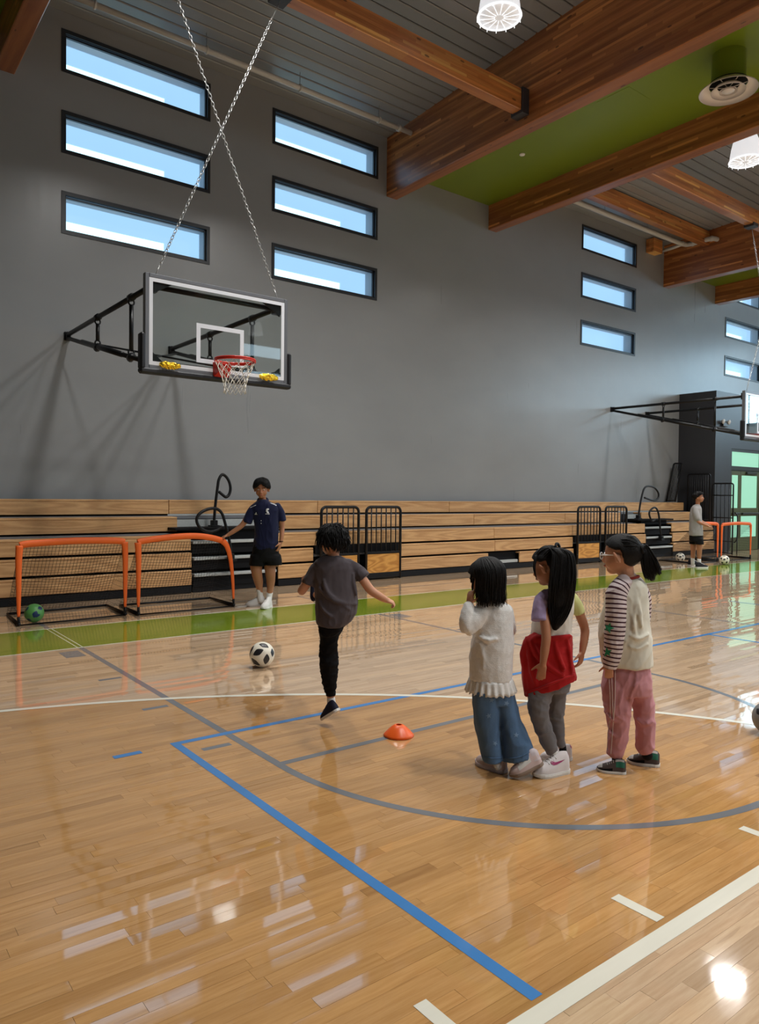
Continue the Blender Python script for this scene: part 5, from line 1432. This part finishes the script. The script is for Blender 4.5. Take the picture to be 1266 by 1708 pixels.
for pa_ in ([(806, 1262), (815, 1264), (826, 1265), (837, 1264)], [(840, 1264), (852, 1265), (868, 1262), (888, 1252)]): p.stripe('hem', bj, pa_, .8, m_denim, jo)
m_pink = cloth_mat('shoe_pale_pink', lin(206, 184, 180), .7, .5, 300, .12, .1)
m_solep = pm('sole_pinkish', lin(205, 192, 194), .5, .08, 20); m_tan = pm('sole_tan', lin(140, 120, 104), .6, .1, 20)
p.limb(sk2 := MB(), [(826, 1262, 6.5, -.02), (830, 1278, 6.5, -.03)]); p.mesh('sock', sk2, m_sockw)
h_, t2 = PF(843, 1290), PF(795, 1272); p.shoe(h_, t2, m_pink, m_solep, wide=.42, high=.50, lace=m_sockw); p.patch('side_panel', m_solew, .3, .7, 20, 60); p.patch('side_panel', m_solew, .3, .7, 120, 160)
toe = PF(852, 1298); toe.z = .002; heel = p.J(908, 1276, -.02); heel = PF(905, 1297); heel.z = .075
p.shoe(heel, toe, m_pink, m_tan, up=(.0, .0, 1), wide=.40, high=.50, lace=m_sockw); p.patch('side_panel', m_solew, .3, .72, 18, 55); p.patch('side_panel', m_solew, .3, .72, 125, 162); p.patch('heel_counter', m_solep, .0, .22, 12, 168)

# ------------------------------------------------------------------ girl with the long ponytail and red jacket
p = Person('girl with a very long ponytail and a red jacket tied round her waist', 920, 1283)
sk = MB()
p.head(sk, 914, 945, 0, .205, (-.88, .42, -.26), (928, 984, 0.01))
p.loft(sk, [(926, 986, 18, .05), (926, 1000, 27, .06), (923, 1040, 28, .07), (922, 1100, 30, .08), (922, 1140, 30, .08)])
p.limb(sk, [(905, 1000, 9.5, -.07), (909, 1035, 8.8, -.115), (911, 1062, 8.0, -.14), (909, 1082, 7.6, -.15), (905.5, 1108, 5.4, -.155)])
p.limb(sk, [(958, 1002, 9, .04), (969, 1030, 8.4, .05), (975.5, 1050, 7.6, .06), (974, 1070, 7, .04), (971, 1088, 5.4, .02)])
p.hand(sk, p.J(905.5, 1107, -.155), -p.up + p.rt * -.12, -p.n, -p.rt, .112, (10, 22, 18), 5, 15)
p.hand(sk, p.J(971, 1087, .02), -p.up * .95 - p.rt * .12, p.rt * .8 - p.n * .5, -p.rt * .5 - p.n * .6, .112, (14, 26, 20), 5, 15)
p.limb(sk, [(905, 1150, 13, -.05), (898, 1190, 11, -.07), (920, 1255, 6.2, -.05)]); p.limb(sk, [(934, 1145, 12, .05), (928, 1190, 10, .06), (936, 1245, 6, .08)])
p.blob('body', sk, .005, m_skin2, 3)
p.face()
p.hair_cap(lambda a: lerp(a, [(0, 30), (45, 14), (75, 2), (100, 4), (112, -50), (130, -64), (180, -70)]), scale=(.41, .485, .435), seed=13, rough=.015)
pts = []
tie = p.hp(0, -.40, .44)
for i in range(260):
    az = rg.uniform(35, 325); el = rg.uniform(-45, 60)
    if el < lerp(az if az <= 180 else 360 - az, [(0, 40), (45, 20), (75, 8), (100, 9), (114, -26), (180, -50)]): continue
    a = p.scalp(az, el, 1.0); b = (a * .55 + tie * .45) ; o_ = (b - p.hp(0, -.06, .11)).normalized(); b = p.hp(0, -.06, .11) + o_ * .094
    pts.append([a, b, tie])
tails = []
cpath = [(925, 914), (938, 925), (939, 955), (937, 985), (934, 1012), (930, 1036), (926, 1050)]; cw = [9, 17, 21, 21.5, 19.5, 13, 4]
for i in range(520):
    u = rg.uniform(-1, 1); v_ = rg.uniform(-1, 1); en = rg.uniform(.86, 1.0); path = []
    for k_, ((x, y), w_) in enumerate(zip(cpath, cw)):
        path.append(p.J(x + u * w_ + rg.uniform(-1, 1), y * en + cpath[0][1] * (1 - en), -.07 - .012 * k_ * (1 if k_ < 4 else .6) + v_ * .028 * min(1, k_ / 2 + .3)))
    tails.append(path)
core = MB(); p.loft(core, [(x, y, w_ * .88, .03, -.07 - .012 * k_ * (1 if k_ < 4 else .6)) for k_, ((x, y), w_) in enumerate(zip(cpath, cw))], 16, 2.0)
pt_ = p.mesh('ponytail', core, m_hair); p.strands(tails, .0048, 'ponytail_strands')
for q in range(6):
    pts.append([p.J(893 + q * .8, 926, -.05), p.J(889.5 + q * .6, 946, -.07), p.J(893 + q * .5, 962 + q * 1.2, -.07)])
p.strands(pts, .0036)
el_ = MB(); el_.tube([tie + (p.hL * math.cos(2 * PI * i / 14) + p.hU * math.sin(2 * PI * i / 14)) * .022 for i in range(14)], .008, 6, closed=True); p.mesh('hair_tie', el_, m_hair)
m_tw = cloth_mat('tee_white', lin(222, 218, 208), .9, .2, 400, .05, .5, 9); m_lil = cloth_mat('sleeve_lilac', lin(160, 142, 176), .9, .2, 400, .06, .5, 9); m_yel = cloth_mat('sleeve_lime', lin(206, 208, 140), .9, .2, 400, .06, .5, 9)
st_ = MB(); p.loft(st_, [(927, 983, 14, .05), (927, 988, 23, .062), (927, 996, 30, .075), (926, 1010, 31, .08), (922, 1030, 33, .083), (920, 1048, 34, .085), (919, 1066, 34, .085)])
p.blob('shirt', st_, .0065, m_tw, 4, (.006, 10, .8))
sl = MB(); p.limb(sl, [(910, 993, 11, -.045), (903, 1006, 13.5, -.075), (901.5, 1036, 15.2, -.105)], caps='s'); p.blob('sleeve', sl, .0055, m_lil, 5, (.004, 13, .8))['label'] = 'lilac left sleeve'
sl = MB(); p.limb(sl, [(951, 995, 10, .03), (960, 1006, 10.5, .04), (967.5, 1024, 10, .05)], caps='s'); p.blob('sleeve', sl, .0055, m_yel, 5, (.004, 13, .8))['label'] = 'pale lime right sleeve'
m_red = cloth_mat('jacket_red', lin(168, 26, 28), .85, .3, 350, .12, .7, 8)
ja = MB(); p.loft(ja, [(920, 1058, 34, .09), (918, 1068, 36, .097), (914, 1085, 41, .105), (913, 1104, 44, .11), (915, 1124, 45.5, .115, 0, 6), (918.5, 1145, 44.5, .118, 0, 18)])
p.limb(ja, [(893, 1062, 9, -.05), (882, 1074, 11, -.06), (876, 1092, 10, -.05), (879, 1118, 9, -.05), (884, 1148, 8.5, -.03)]); p.limb(ja, [(892, 1066, 7, -.08), (905, 1064, 5, -.085), (930, 1064, 5, -.085), (950, 1061, 4, -.06)])
for fp in ([(886, 1070, 4.5, -.09), (896, 1092, 5, -.105), (915, 1112, 4, -.112), (938, 1126, 2.5, -.105)], [(882, 1080, 4.5, -.085), (885, 1105, 5, -.10), (893, 1135, 4, -.10), (900, 1150, 2.5, -.10)], [(925, 1066, 3, -.088), (930, 1090, 3.5, -.103), (940, 1115, 3, -.105)], [(946, 1066, 3, -.07), (951, 1095, 3.2, -.075), (954, 1122, 2.5, -.075)]): p.limb(ja, fp)
jk = p.blob('tied_jacket', ja, .0065, m_red, 3, (.0065, 9, .5)); jk['label'] = 'red jacket tied round the waist'
bk = p.bvh(jk); p.stripe('hem_rib', bk, [(878, 1156), (900, 1148), (925, 1138), (945, 1130), (958, 1125)], 2.2, m_red, jk)
m_gp = cloth_mat('joggers_grey', lin(118, 116, 118), .92, .3, 350, .07, .6, 9)
jg = MB(); p.loft(jg, [(921, 1110, 28, .08), (921, 1135, 31, .085), (918, 1152, 32, .085)])
p.limb(jg, [(903, 1150, 22, -.04), (898, 1178, 17.5, -.07), (903, 1205, 15, -.065), (913, 1232, 13.5, -.055), (920, 1250, 10.5, -.05)]); p.limb(jg, [(931, 1142, 18, .05), (928, 1180, 14, .06), (930, 1212, 11, .07), (935.5, 1240, 8.5, .08)])
jgo = p.blob('joggers', jg, .0065, m_gp, 4, (.007, 11, 1.3))
so = MB(); p.limb(so, [(922, 1252, 7.5, -.05), (926, 1264, 7.5, -.05)]); p.mesh('sock', so, m_sockw); so = MB(); p.limb(so, [(937, 1240, 6.5, .08), (939, 1252, 6.5, .08)]); p.mesh('sock', so, m_blackmatte)
m_shw = cloth_mat('shoe_white_leather', lin(214, 206, 204), .5, .2, 200, .06, .1); m_mag = pm('swoosh_magenta', lin(150, 36, 92), .5)
h_, t2 = PF(947, 1287), PF(890, 1297)
p.shoe(h_, t2, m_shw, m_solew, wide=.40, high=.50, lace=m_sockw); shf = p.lastshoe
bs = p.bvh(shf); p.decal('swoosh', bs, [[(918, 1272), (920.5, 1275), (924, 1276.5), (929, 1275.5), (936, 1271.5), (943, 1266.5), (935, 1269), (927, 1271.5), (922.5, 1272), (920, 1269)]], m_mag, shf, .0025, 4)
p.patch('heel_tab', m_mag, .0, .05, 60, 120)
h_, t2 = PF(953, 1267), PF(900, 1268); p.shoe(h_, t2, m_shw, m_solew, wide=.38, high=.46, lace=m_sockw); p.patch('heel_tab', m_mag, .0, .06, 50, 130)

# ------------------------------------------------------------------ girl with glasses
p = Person('girl with glasses, striped sleeves and pink trousers, rightmost of the waiting girls', 1045, 1281)
sk = MB()
p.head(sk, 1035, 926, 0, .222, (-.95, .30, -.04), (1049, 966, .01), .21)
p.loft(sk, [(1047, 968, 22, .055), (1046, 985, 32, .07), (1044, 1040, 34, .085), (1045, 1100, 36, .10), (1046, 1135, 36, .10)])
p.limb(sk, [(1030, 985, 12, -.08), (1026, 1040, 10.5, -.11), (1020, 1075, 9, -.12), (1016, 1112, 6, -.12)])
p.limb(sk, [(1068, 985, 12, .07), (1070, 1040, 10, .1), (1060, 1090, 7, .12)])
p.hand(sk, p.J(1016, 1108, -.12), -p.up, -p.n, -p.rt, .11, (20, 35, 25), 3, 15)
p.limb(sk, [(1030, 1140, 17, -.05), (1031, 1195, 14, -.05), (1028, 1262, 7, -.05)]); p.limb(sk, [(1070, 1140, 15, .05), (1075, 1195, 12, .05), (1076, 1255, 7, .05)])
p.blob('body', sk, .005, m_skin, 3)
p.face()
p.hair_cap(lambda a: lerp(a, [(0, 26), (40, 16), (65, 6), (80, 2), (98, 3), (110, -50), (130, -64), (180, -72)]), scale=(.415, .49, .435), seed=17, rough=.015)
tie = p.hp(0, -.56, .16); pts = []
for i in range(300):
    az = rg.uniform(25, 335); el = rg.uniform(-40, 75)
    if el < lerp(az if az <= 180 else 360 - az, [(0, 30), (40, 20), (65, 10), (98, 8), (112, -34), (180, -54)]): continue
    a = p.scalp(az, el, 1.0); b = a * .5 + tie * .5; b = p.hp(0, -.06, .11) + (b - p.hp(0, -.06, .11)).normalized() * .102
    pts.append([a, b, tie])
p.strands(pts, .0038)
tails = []
for i in range(360):
    u, v_ = rg.uniform(-1, 1), rg.uniform(-1, 1); ln = rg.uniform(.55, 1.0); fl_ = rg.uniform(0, 1) ** 2
    tails.append([tie, p.J(1073 + u * 6, 914 + v_ * 5, .0 + v_ * .02), p.J(1080 + u * 10 + fl_ * 5, 935 + v_ * 4, v_ * .03), p.J(1081 + u * 10 + fl_ * 13, 935 + 22 * ln, v_ * .03), p.J(1084 + u * 8 + fl_ * 13, 940 + 30 * ln - fl_ * 14, v_ * .025)])
p.strands(tails, .0048, 'ponytail_strands')
core = MB(); p.loft(core, [(1068, 907, 5, .02), (1073, 916, 10, .03), (1079, 932, 12, .032), (1082, 948, 12, .03), (1085, 962, 6, .02), (1087, 969, 2, .006)], 16, 2.0); p.mesh('ponytail', core, m_hair)
el_ = MB(); el_.tube([tie + (p.hL * math.cos(2 * PI * i / 14) + p.hU * math.sin(2 * PI * i / 14)) * .02 for i in range(14)], .008, 6, closed=True); p.mesh('hair_tie', el_, m_hair)
# glasses
t = NT('glasses_clear'); t.set(col=t.mix(t.noise(t.obj(), 50.0), (.75, .74, .72, 1), (.85, .84, .82, 1)), rough=.15, spec=.8); m_gls = t.m
gl = MB()
for sg in (-1, 1):
    ctr = p.hp(sg * .15, .43, -.015)
    ring = [ctr + p.hL * (.105 * p.hh * math.cos(2 * PI * i / 24)) + p.hU * (.085 * p.hh * math.sin(2 * PI * i / 24)) for i in range(24)]
    gl.tube(ring, .0028, 6, closed=True)
    gl.tube([p.hp(sg * .255, .43, .01), p.hp(sg * .335, .30, .02), p.hp(sg * .362, .0, .02), p.hp(sg * .365, -.10, -.04)], .0028, 6)
gl.tube([p.hp(-.045, .43, -.0), p.hp(0, .455, .01), p.hp(.045, .43, -.0)], .0028, 6); go = p.mesh('glasses', gl, m_gls)
t = NT('lens'); t.set(col=(.9, .95, 1, 1), rough=.03, spec=.9, alpha=t.math('ADD', t.math('MULTIPLY', t.noise(t.obj(), 20.0), .05), .2)); m_lens = t.m
for sg in (-1, 1):
    ctr = p.hp(sg * .15, .43, -.015); le = MB(); le.v = [ctr] + [ctr + p.hL * (.1 * p.hh * math.cos(2 * PI * i / 24)) + p.hU * (.08 * p.hh * math.sin(2 * PI * i / 24)) for i in range(24)]
    le.f = [(0, 1 + i, 1 + (i + 1) % 24) for i in range(24)]; p.mesh('lens', le, m_lens, parent=go)
m_cream = cloth_mat('shirt_cream', lin(212, 208, 192), .88, .2, 400, .05, .7, 8)
to_ = MB(); p.loft(to_, [(1047, 963, 16, .055), (1048, 968, 24, .066), (1048, 976, 30, .08), (1046, 990, 35, .095), (1044, 1010, 37.5, .105), (1042, 1035, 41, .115), (1042, 1062, 45, .125), (1044, 1088, 44, .125), (1046, 1109, 42, .122)])
for fp in ([(1060, 985, 2.5, -.075), (1066, 1015, 3.5, -.095), (1070, 1045, 3, -.10)], [(1052, 1060, 2.5, -.12), (1066, 1066, 3.8, -.11), (1082, 1058, 2.5, -.07)], [(1050, 1078, 2.5, -.123), (1064, 1082, 3.2, -.115), (1080, 1074, 2.5, -.08)], [(1062, 1000, 2.2, -.09), (1057, 1035, 3, -.11), (1060, 1058, 2.5, -.115)]): p.limb(to_, fp)
to_o = p.blob('shirt', to_, .0065, m_cream, 4, (.008, 8, .6))
t = NT('sleeve_striped'); al = t.attr('along')[2]
fr_ = t.math('FRACT', t.math('DIVIDE', t.math('ADD', al, .012), .0235)); stp = t.math('LESS_THAN', fr_, .34)
t.set(col=t.mix(stp, lin(206, 192, 192), lin(66, 38, 46)), rough=.9, spec=.2); t.bump(t.noise(t.obj(), 300.0), .1, .003); m_str = t.m
sp_ = [(1040, 972, 15, -.05), (1029, 990, 18.5, -.085), (1027, 1020, 17.8, -.105), (1025.5, 1050, 17.2, -.115), (1022.5, 1085, 15.5, -.12), (1017, 1115, 11.5, -.12)]
sl = MB(); p.limb(sl, sp_, caps='s'); so_ = p.blob('sleeve', sl, .0055, m_str, 3, (.005, 13, 1.0)); p.arm_attr(so_, sp_); so_['label'] = 'dark and white striped sleeve'
sl = MB(); sp2 = [(1062, 974, 14, .04), (1071, 1000, 16, .09), (1070, 1045, 14, .11), (1060, 1085, 11, .13)]; p.limb(sl, sp2); s2 = p.blob('sleeve', sl, .0065, m_str, 4); p.arm_attr(s2, sp2)
bs = p.bvh(so_); m_st = pm('star_green', lin(30, 138, 96), .8, .08, 30)
p.decal('green_star', bs, [star(1015, 1047.5, 10, 20)], m_st, so_, .002, 3); p.decal('green_star', bs, [star(1012.5, 1088, 9, -5)], m_st, so_, .002, 3)
co_ = MB(); co_.tube([p.J(1047, 964, 0) + p.rt * (.058 * math.cos(2 * PI * i / 28)) + p.n * (.058 * math.sin(2 * PI * i / 28)) + p.up * (.012 * math.cos(2 * PI * i / 28)) for i in range(28)], .0075, 6, closed=True); p.mesh('collar', co_, cloth_mat('collar_red', lin(140, 50, 42), .9))['label'] = 'dark red neckband'
m_pk = cloth_mat('joggers_pink', lin(190, 134, 140), .92, .3, 350, .06, .6, 8)
pk = MB(); p.loft(pk, [(1046, 1098, 36, .10), (1046, 1112, 38, .105), (1046, 1122, 41, .115), (1046, 1138, 42.5, .12), (1046, 1155, 42, .115)])
p.limb(pk, [(1029, 1145, 26, -.045), (1030, 1172, 24.5, -.05), (1031, 1195, 21.5, -.055), (1031.5, 1222, 17.5, -.055), (1027, 1252, 15.5, -.055)]); p.limb(pk, [(1066, 1145, 22, .04), (1073, 1172, 19, .045), (1075, 1195, 17.8, .05), (1077, 1222, 16.5, .05), (1075.5, 1246, 15.5, .05)])
for fp in ([(1062, 1120, 2.5, -.10), (1058, 1150, 3.5, -.11), (1050, 1180, 2.5, -.08)], [(1012, 1192, 2.5, -.11), (1024, 1202, 3.5, -.115), (1042, 1200, 2.5, -.10)], [(1016, 1222, 2.2, -.10), (1028, 1228, 3, -.105), (1042, 1224, 2, -.09)], [(1062, 1200, 2.5, .0), (1074, 1208, 3.2, -.005), (1088, 1204, 2.2, .0)]): p.limb(pk, fp)
pko = p.blob('trousers', pk, .0065, m_pk, 4, (.008, 9, 1.1))
bp_ = p.bvh(pko); m_pw = pm('piping_white', lin(214, 196, 192), .8, .05, 30)
for path in ([(1015, 1125), (1017, 1150), (1018, 1180), (1017, 1205), (1014, 1225), (1013, 1258)], [(1020, 1125), (1021, 1150), (1022, 1178), (1023, 1200)], [(1026, 1118), (1026, 1150), (1025, 1178), (1023, 1205), (1021, 1230), (1019, 1258)]): p.stripe('piping', bp_, path, .75, m_pw, pko)
m_sb = cloth_mat('shoe_brown_grey', lin(78, 66, 62), .7, .4, 300, .15, .1); m_sgr = pm('shoe_green', lin(24, 96, 74), .6); m_sgy = pm('shoe_light_grey', lin(182, 176, 170), .6)
for (hx, hy, tx, ty) in ((1044, 1291, 995, 1285), (1100, 1279, 1046, 1271)):
    p.shoe(PF(hx, hy), PF(tx, ty), m_sb, m_solew, wide=.40, high=.47, lace=m_sgy)
    p.patch('heel_panel', m_sgr, .04, .34, 18, 52); p.patch('heel_panel', m_sgr, .04, .34, 128, 162); p.patch('collar_band', m_sgy, .06, .36, 52, 74, 1.03); p.patch('collar_band', m_sgy, .06, .36, 106, 128, 1.03); p.patch('toe_cap', m_sgy, .80, .95, 30, 150, 1.02)
    p.patch('mudguard', m_blackmatte, .45, .97, 2, 16, 1.03); p.patch('mudguard', m_blackmatte, .45, .97, 164, 178, 1.03)
so = MB(); p.limb(so, [(1028, 1258, 9, -.05), (1030, 1270, 9, -.05)]); p.mesh('sock', so, m_blackmatte); so = MB(); p.limb(so, [(1077, 1250, 9, .05), (1080, 1260, 9, .05)]); p.mesh('sock', so, m_blackmatte)

# ------------------------------------------------------------------ man in the navy polo
p = Person('man in a navy polo shirt and black shorts holding the orange goal', 437, 1011)
sk = MB()
p.head(sk, 436.5, 815.5, 0, .25, (-.10, -1, -.16), (439, 838, .03), .2)
p.loft(sk, [(441, 840, 15, .07), (442, 850, 19, .085), (443, 880, 16, .09), (442, 915, 16, .09), (442, 930, 17, .09)])
p.limb(sk, [(421, 849, 5.6), (411, 866, 5.2, -.02), (402.5, 877, 4.4, -.04), (390, 886, 3.9, -.06), (379, 893, 2.9, -.07)])
p.limb(sk, [(465, 849, 5.6), (469, 866, 5.2, .0), (470.5, 881, 4.3, .0), (470, 893, 3.8, -.03), (468, 906, 2.8, -.05)])
p.hand(sk, p.J(379.5, 892.5, -.07), -p.rt * .9 - p.up * .42, p.up * .9 - p.rt * .4, -p.n, .175, (40, 55, 45), 4, 40)
p.hand(sk, p.J(468, 905, -.05), -p.up * .95 - p.rt * .25 - p.n * .1, p.rt * .9 - p.n * .4, -p.n, .18, (18, 28, 20), 4, 20)
p.limb(sk, [(430, 930, 10.5), (427.5, 943, 10.2), (428.5, 957, 8.8, -.02), (431, 969, 7.8, .0), (433, 982, 5.4, .01), (434, 994, 4.2, .01)])
p.limb(sk, [(453, 930, 10.5), (450.5, 943, 10), (451, 957, 8.6, -.02), (451.5, 969, 7.4, .0), (450.5, 984, 5.4, .0), (448.5, 997, 4.2, -.01)])
p.blob('body', sk, .0085, m_skin2, 3)
p.face()
p.hair_cap(lambda a: lerp(a, [(0, 26), (14, 18), (32, 2), (60, -10), (100, -18), (180, -42)]), scale=(.46, .52, .50), seed=23, rough=.03)
pts = []
for i in range(260):
    az = rg.uniform(-180, 180); SCM = (.46, .52, .50); a = p.scalp(az, rg.uniform(50, 85), 1.0, SCM); e_ = lerp(abs(az), [(0, 30), (14, 20), (32, 2), (70, -8), (100, -14), (180, -38)])
    pts.append([a, p.scalp(az, 40, 1.04, SCM), p.scalp(az, e_ + 15, 1.03, SCM), p.scalp(az + rg.uniform(-10, 10), e_ + rg.uniform(-6, 4), 1.0, SCM)])
p.strands(pts, .006)
m_polo = cloth_mat('polo_navy', lin(18, 24, 58), .75, .2, 400, .1, .5, 5)
po = MB(); p.loft(po, [(438, 834, 6.5, .07), (439, 838, 13, .085), (441, 842, 21, .10), (442.5, 850, 23, .115), (444, 862, 21, .12), (444.5, 876, 20, .12), (444.5, 895, 19.8, .12), (442.5, 918, 20.2, .125)])
p.limb(po, [(424, 846, 6), (417.5, 856, 7.4, -.01), (412, 872.5, 7.6, -.03)], caps='s'); p.limb(po, [(462, 845, 6), (468, 855, 6.8), (470.5, 869, 6.8)], caps='s')
poo = p.blob('polo_shirt', po, .009, m_polo, 3, (.012, 6, .6))
bo = p.bvh(poo); m_pw2 = pm('print_white', lin(220, 222, 228), .7, .03, 30)
p.decal('logo', bo, [[(424.8, 858.5), (426.2, 858.5), (426.2, 856.2), (425.3, 857)], [(426.6, 858.5), (428.0, 858.5), (427.6, 855), (426.8, 854.2)], [(428.3, 858.5), (429.2, 858.5), (428.8, 857.2)]], m_pw2, poo, .004, 1)
p.decal('emblem', bo, [[(443.5, 850.5), (445, 848.2), (448, 847.8), (449, 849.3), (446.4, 849.6), (445.3, 851.3), (446, 853.2), (448.4, 854), (448.6, 856), (445.5, 855.6), (443.8, 853.6)], [(442.6, 856.6), (449.6, 856.6), (449.6, 857.9), (442.6, 857.9)]], m_pw2, poo, .004, 2)
p.decal('shoulder_stripe', bo, [[(449.8, 838.6), (451, 838), (461.5, 842.2), (461, 843.8)]], m_pw2, poo, .004, 4); p.decal('shoulder_stripe', bo, [[(417.4, 847.2), (417.8, 846), (427, 841.8), (427, 843.2)]], m_pw2, poo, .004, 4)
cl = MB(); cl.tube([p.J(438.5, 834.5, .01) + p.rt * (.062 * math.cos(2 * PI * i / 24)) + p.n * (.075 * math.sin(2 * PI * i / 24)) + p.up * (.03 * math.sin(2 * PI * i / 24)) for i in range(24)], .019, 8, closed=True); p.mesh('collar', cl, m_polo)
bt_ = MB()
for (x, y) in ((435.6, 868.5), (435.6, 873)):
    h_ = p.hit(bo, x, y, .004)
    if h_ is not None: bt_.sphere(h_, .006, 8, 6)
if bt_.v: p.mesh('buttons', bt_, m_pw2)
m_bs = cloth_mat('shorts_black', (0.0035, 0.0035, 0.0045, 1), .8, .2, 400, .1, .5, 6)
sh = MB(); p.loft(sh, [(442.5, 908, 19.5, .12), (443, 920, 21.5, .13), (443, 930, 24, .135), (443, 936, 25, .13)])
p.loft(sh, [(431, 925, 13, .12), (430, 935, 13.6, .125), (429.5, 943, 13.8, .125)]); p.loft(sh, [(455, 925, 13, .12), (456, 935, 13.8, .125), (456.3, 942, 14.2, .125)])
p.blob('shorts', sh, .010, m_bs, 4, (.008, 7, .8))
for pt in ([(432.5, 984, 5.2, .01), (434, 994, 5.0, .01), (435, 1002, 5.2, .0)], [(450, 988, 5.2, 0), (448.5, 998, 5.0, -.01), (447.5, 1006, 5.4, -.02)]):
    so = MB(); p.limb(so, pt); p.mesh('sock', so, m_sockw)
m_swh = cloth_mat('shoe_white_mesh', lin(206, 204, 200), .7, .5, 200, .06, .1)
p.shoe(PF(441, 1010), PF(410, 1011.5), m_swh, m_sgy, wide=.40, high=.50, lace=m_sockw)
tp_ = PF(438, 1017); p.shoe(tp_ + p.n * .25 + p.rt * .10, tp_, m_swh, m_solew, wide=.40, high=.50, lace=m_sockw)
wb = MB(); wc = p.J(468.5, 903, -.045); wb.tube([wc + p.rt * (.027 * math.cos(2 * PI * i / 16)) + p.n * (.027 * math.sin(2 * PI * i / 16)) for i in range(16)], .006, 6, closed=True); p.mesh('wristband', wb, m_blackmatte)

# ------------------------------------------------------------------ far man in grey
p = Person('far man in a grey t-shirt and black shorts looking right beside the doors', 1163, 946)
sk = MB()
p.head(sk, 1165.5, 829.5, 0, .232, (.97, -.22, .05), (1163.5, 844, .0), .2)
p.loft(sk, [(1161, 845, 7, .09), (1161, 860, 8.5, .1), (1161, 890, 9, .1), (1161, 902, 9, .1)])
p.limb(sk, [(1159, 850, 4, -.12), (1161, 862, 3.6, -.16), (1164, 870, 3.1, -.16), (1173, 874, 2.8, -.14), (1181, 877.5, 2.1, -.12)])
p.limb(sk, [(1163, 850, 4, .12), (1166, 866, 3.2, .14), (1178, 874, 2.6, .12), (1184, 876, 2, .1)])
p.hand(sk, p.J(1180.5, 877.3, -.12), p.rt * .95 - p.up * .3, p.up, -p.n, .17, (25, 40, 30), 4, 25)
p.limb(sk, [(1156.5, 900, 6, .06), (1156.5, 912, 5, .06), (1156, 922, 4.2, .06), (1155.5, 936, 2.7, .06)]); p.limb(sk, [(1165.5, 900, 6, -.06), (1166.5, 912, 5, -.07), (1166.5, 922, 4.4, -.06), (1166, 937, 2.7, -.06)])
p.blob('body', sk, .011, m_skin2, 3); p.face()
p.hair_cap(lambda a: lerp(a, [(0, 22), (45, 10), (75, -16), (100, -40), (180, -62)]), scale=(.44, .52, .48), seed=31, rough=.04)
pts = []
for i in range(140):
    az = rg.uniform(-180, 180); a = p.scalp(az, rg.uniform(40, 85), 1.0); e_ = lerp(abs(az), [(0, 24), (45, 12), (75, -10), (110, -30), (180, -48)]); SCF = (.44, .52, .48); pts.append([a, p.scalp(az, (e_ + 60) / 2, 1.05, SCF), p.scalp(az, e_, 1.02, SCF)])
p.strands(pts, .007)
m_tg = cloth_mat('tee_grey', lin(150, 148, 146), .9, .2, 400, .06, .5, 5)
te = MB(); p.loft(te, [(1163, 841.5, 3.6, .075), (1162, 844, 6.5, .11), (1161.5, 848, 9, .16), (1160, 858, 10.3, .19), (1160.5, 875, 11.3, .19), (1161, 893.5, 12.3, .19)])
p.limb(te, [(1159.5, 849, 5.2, -.13), (1160.5, 857, 5.6, -.17), (1162.5, 864.5, 5.4, -.18)]); p.limb(te, [(1163, 849, 5.2, .13), (1165, 862, 5.2, .17)])
p.blob('shirt', te, .012, m_tg, 5, (.008, 6, .6))
sh = MB(); p.loft(sh, [(1161, 888, 11, .16), (1161, 896, 12, .17), (1161.5, 903, 12.3, .17)]); p.loft(sh, [(1156.5, 898, 7, .1, .07), (1156.5, 907.5, 7.4, .1, .07)]); p.loft(sh, [(1166, 898, 7.2, .1, -.07), (1166.8, 908, 7.5, .1, -.07)])
p.blob('shorts', sh, .012, m_bs, 4)
for pt in ([(1155.5, 932, 3.4, .06), (1155.5, 941, 3.2, .06)], [(1166, 933, 3.4, -.06), (1166, 942, 3.2, -.06)]):
    so = MB(); p.limb(so, pt); p.mesh('sock', so, m_sockw)
m_shb = cloth_mat('shoe_black', lin(34, 34, 38), .7, .4, 200, .1, .1)
p.shoe(PF(1148.5, 944.5), PF(1167, 943.5), m_shb, m_solew, wide=.38, high=.42, lace=m_sockw); p.shoe(PF(1160.5, 947.5), PF(1181, 947.5), m_shb, m_solew, wide=.38, high=.42, lace=m_sockw)
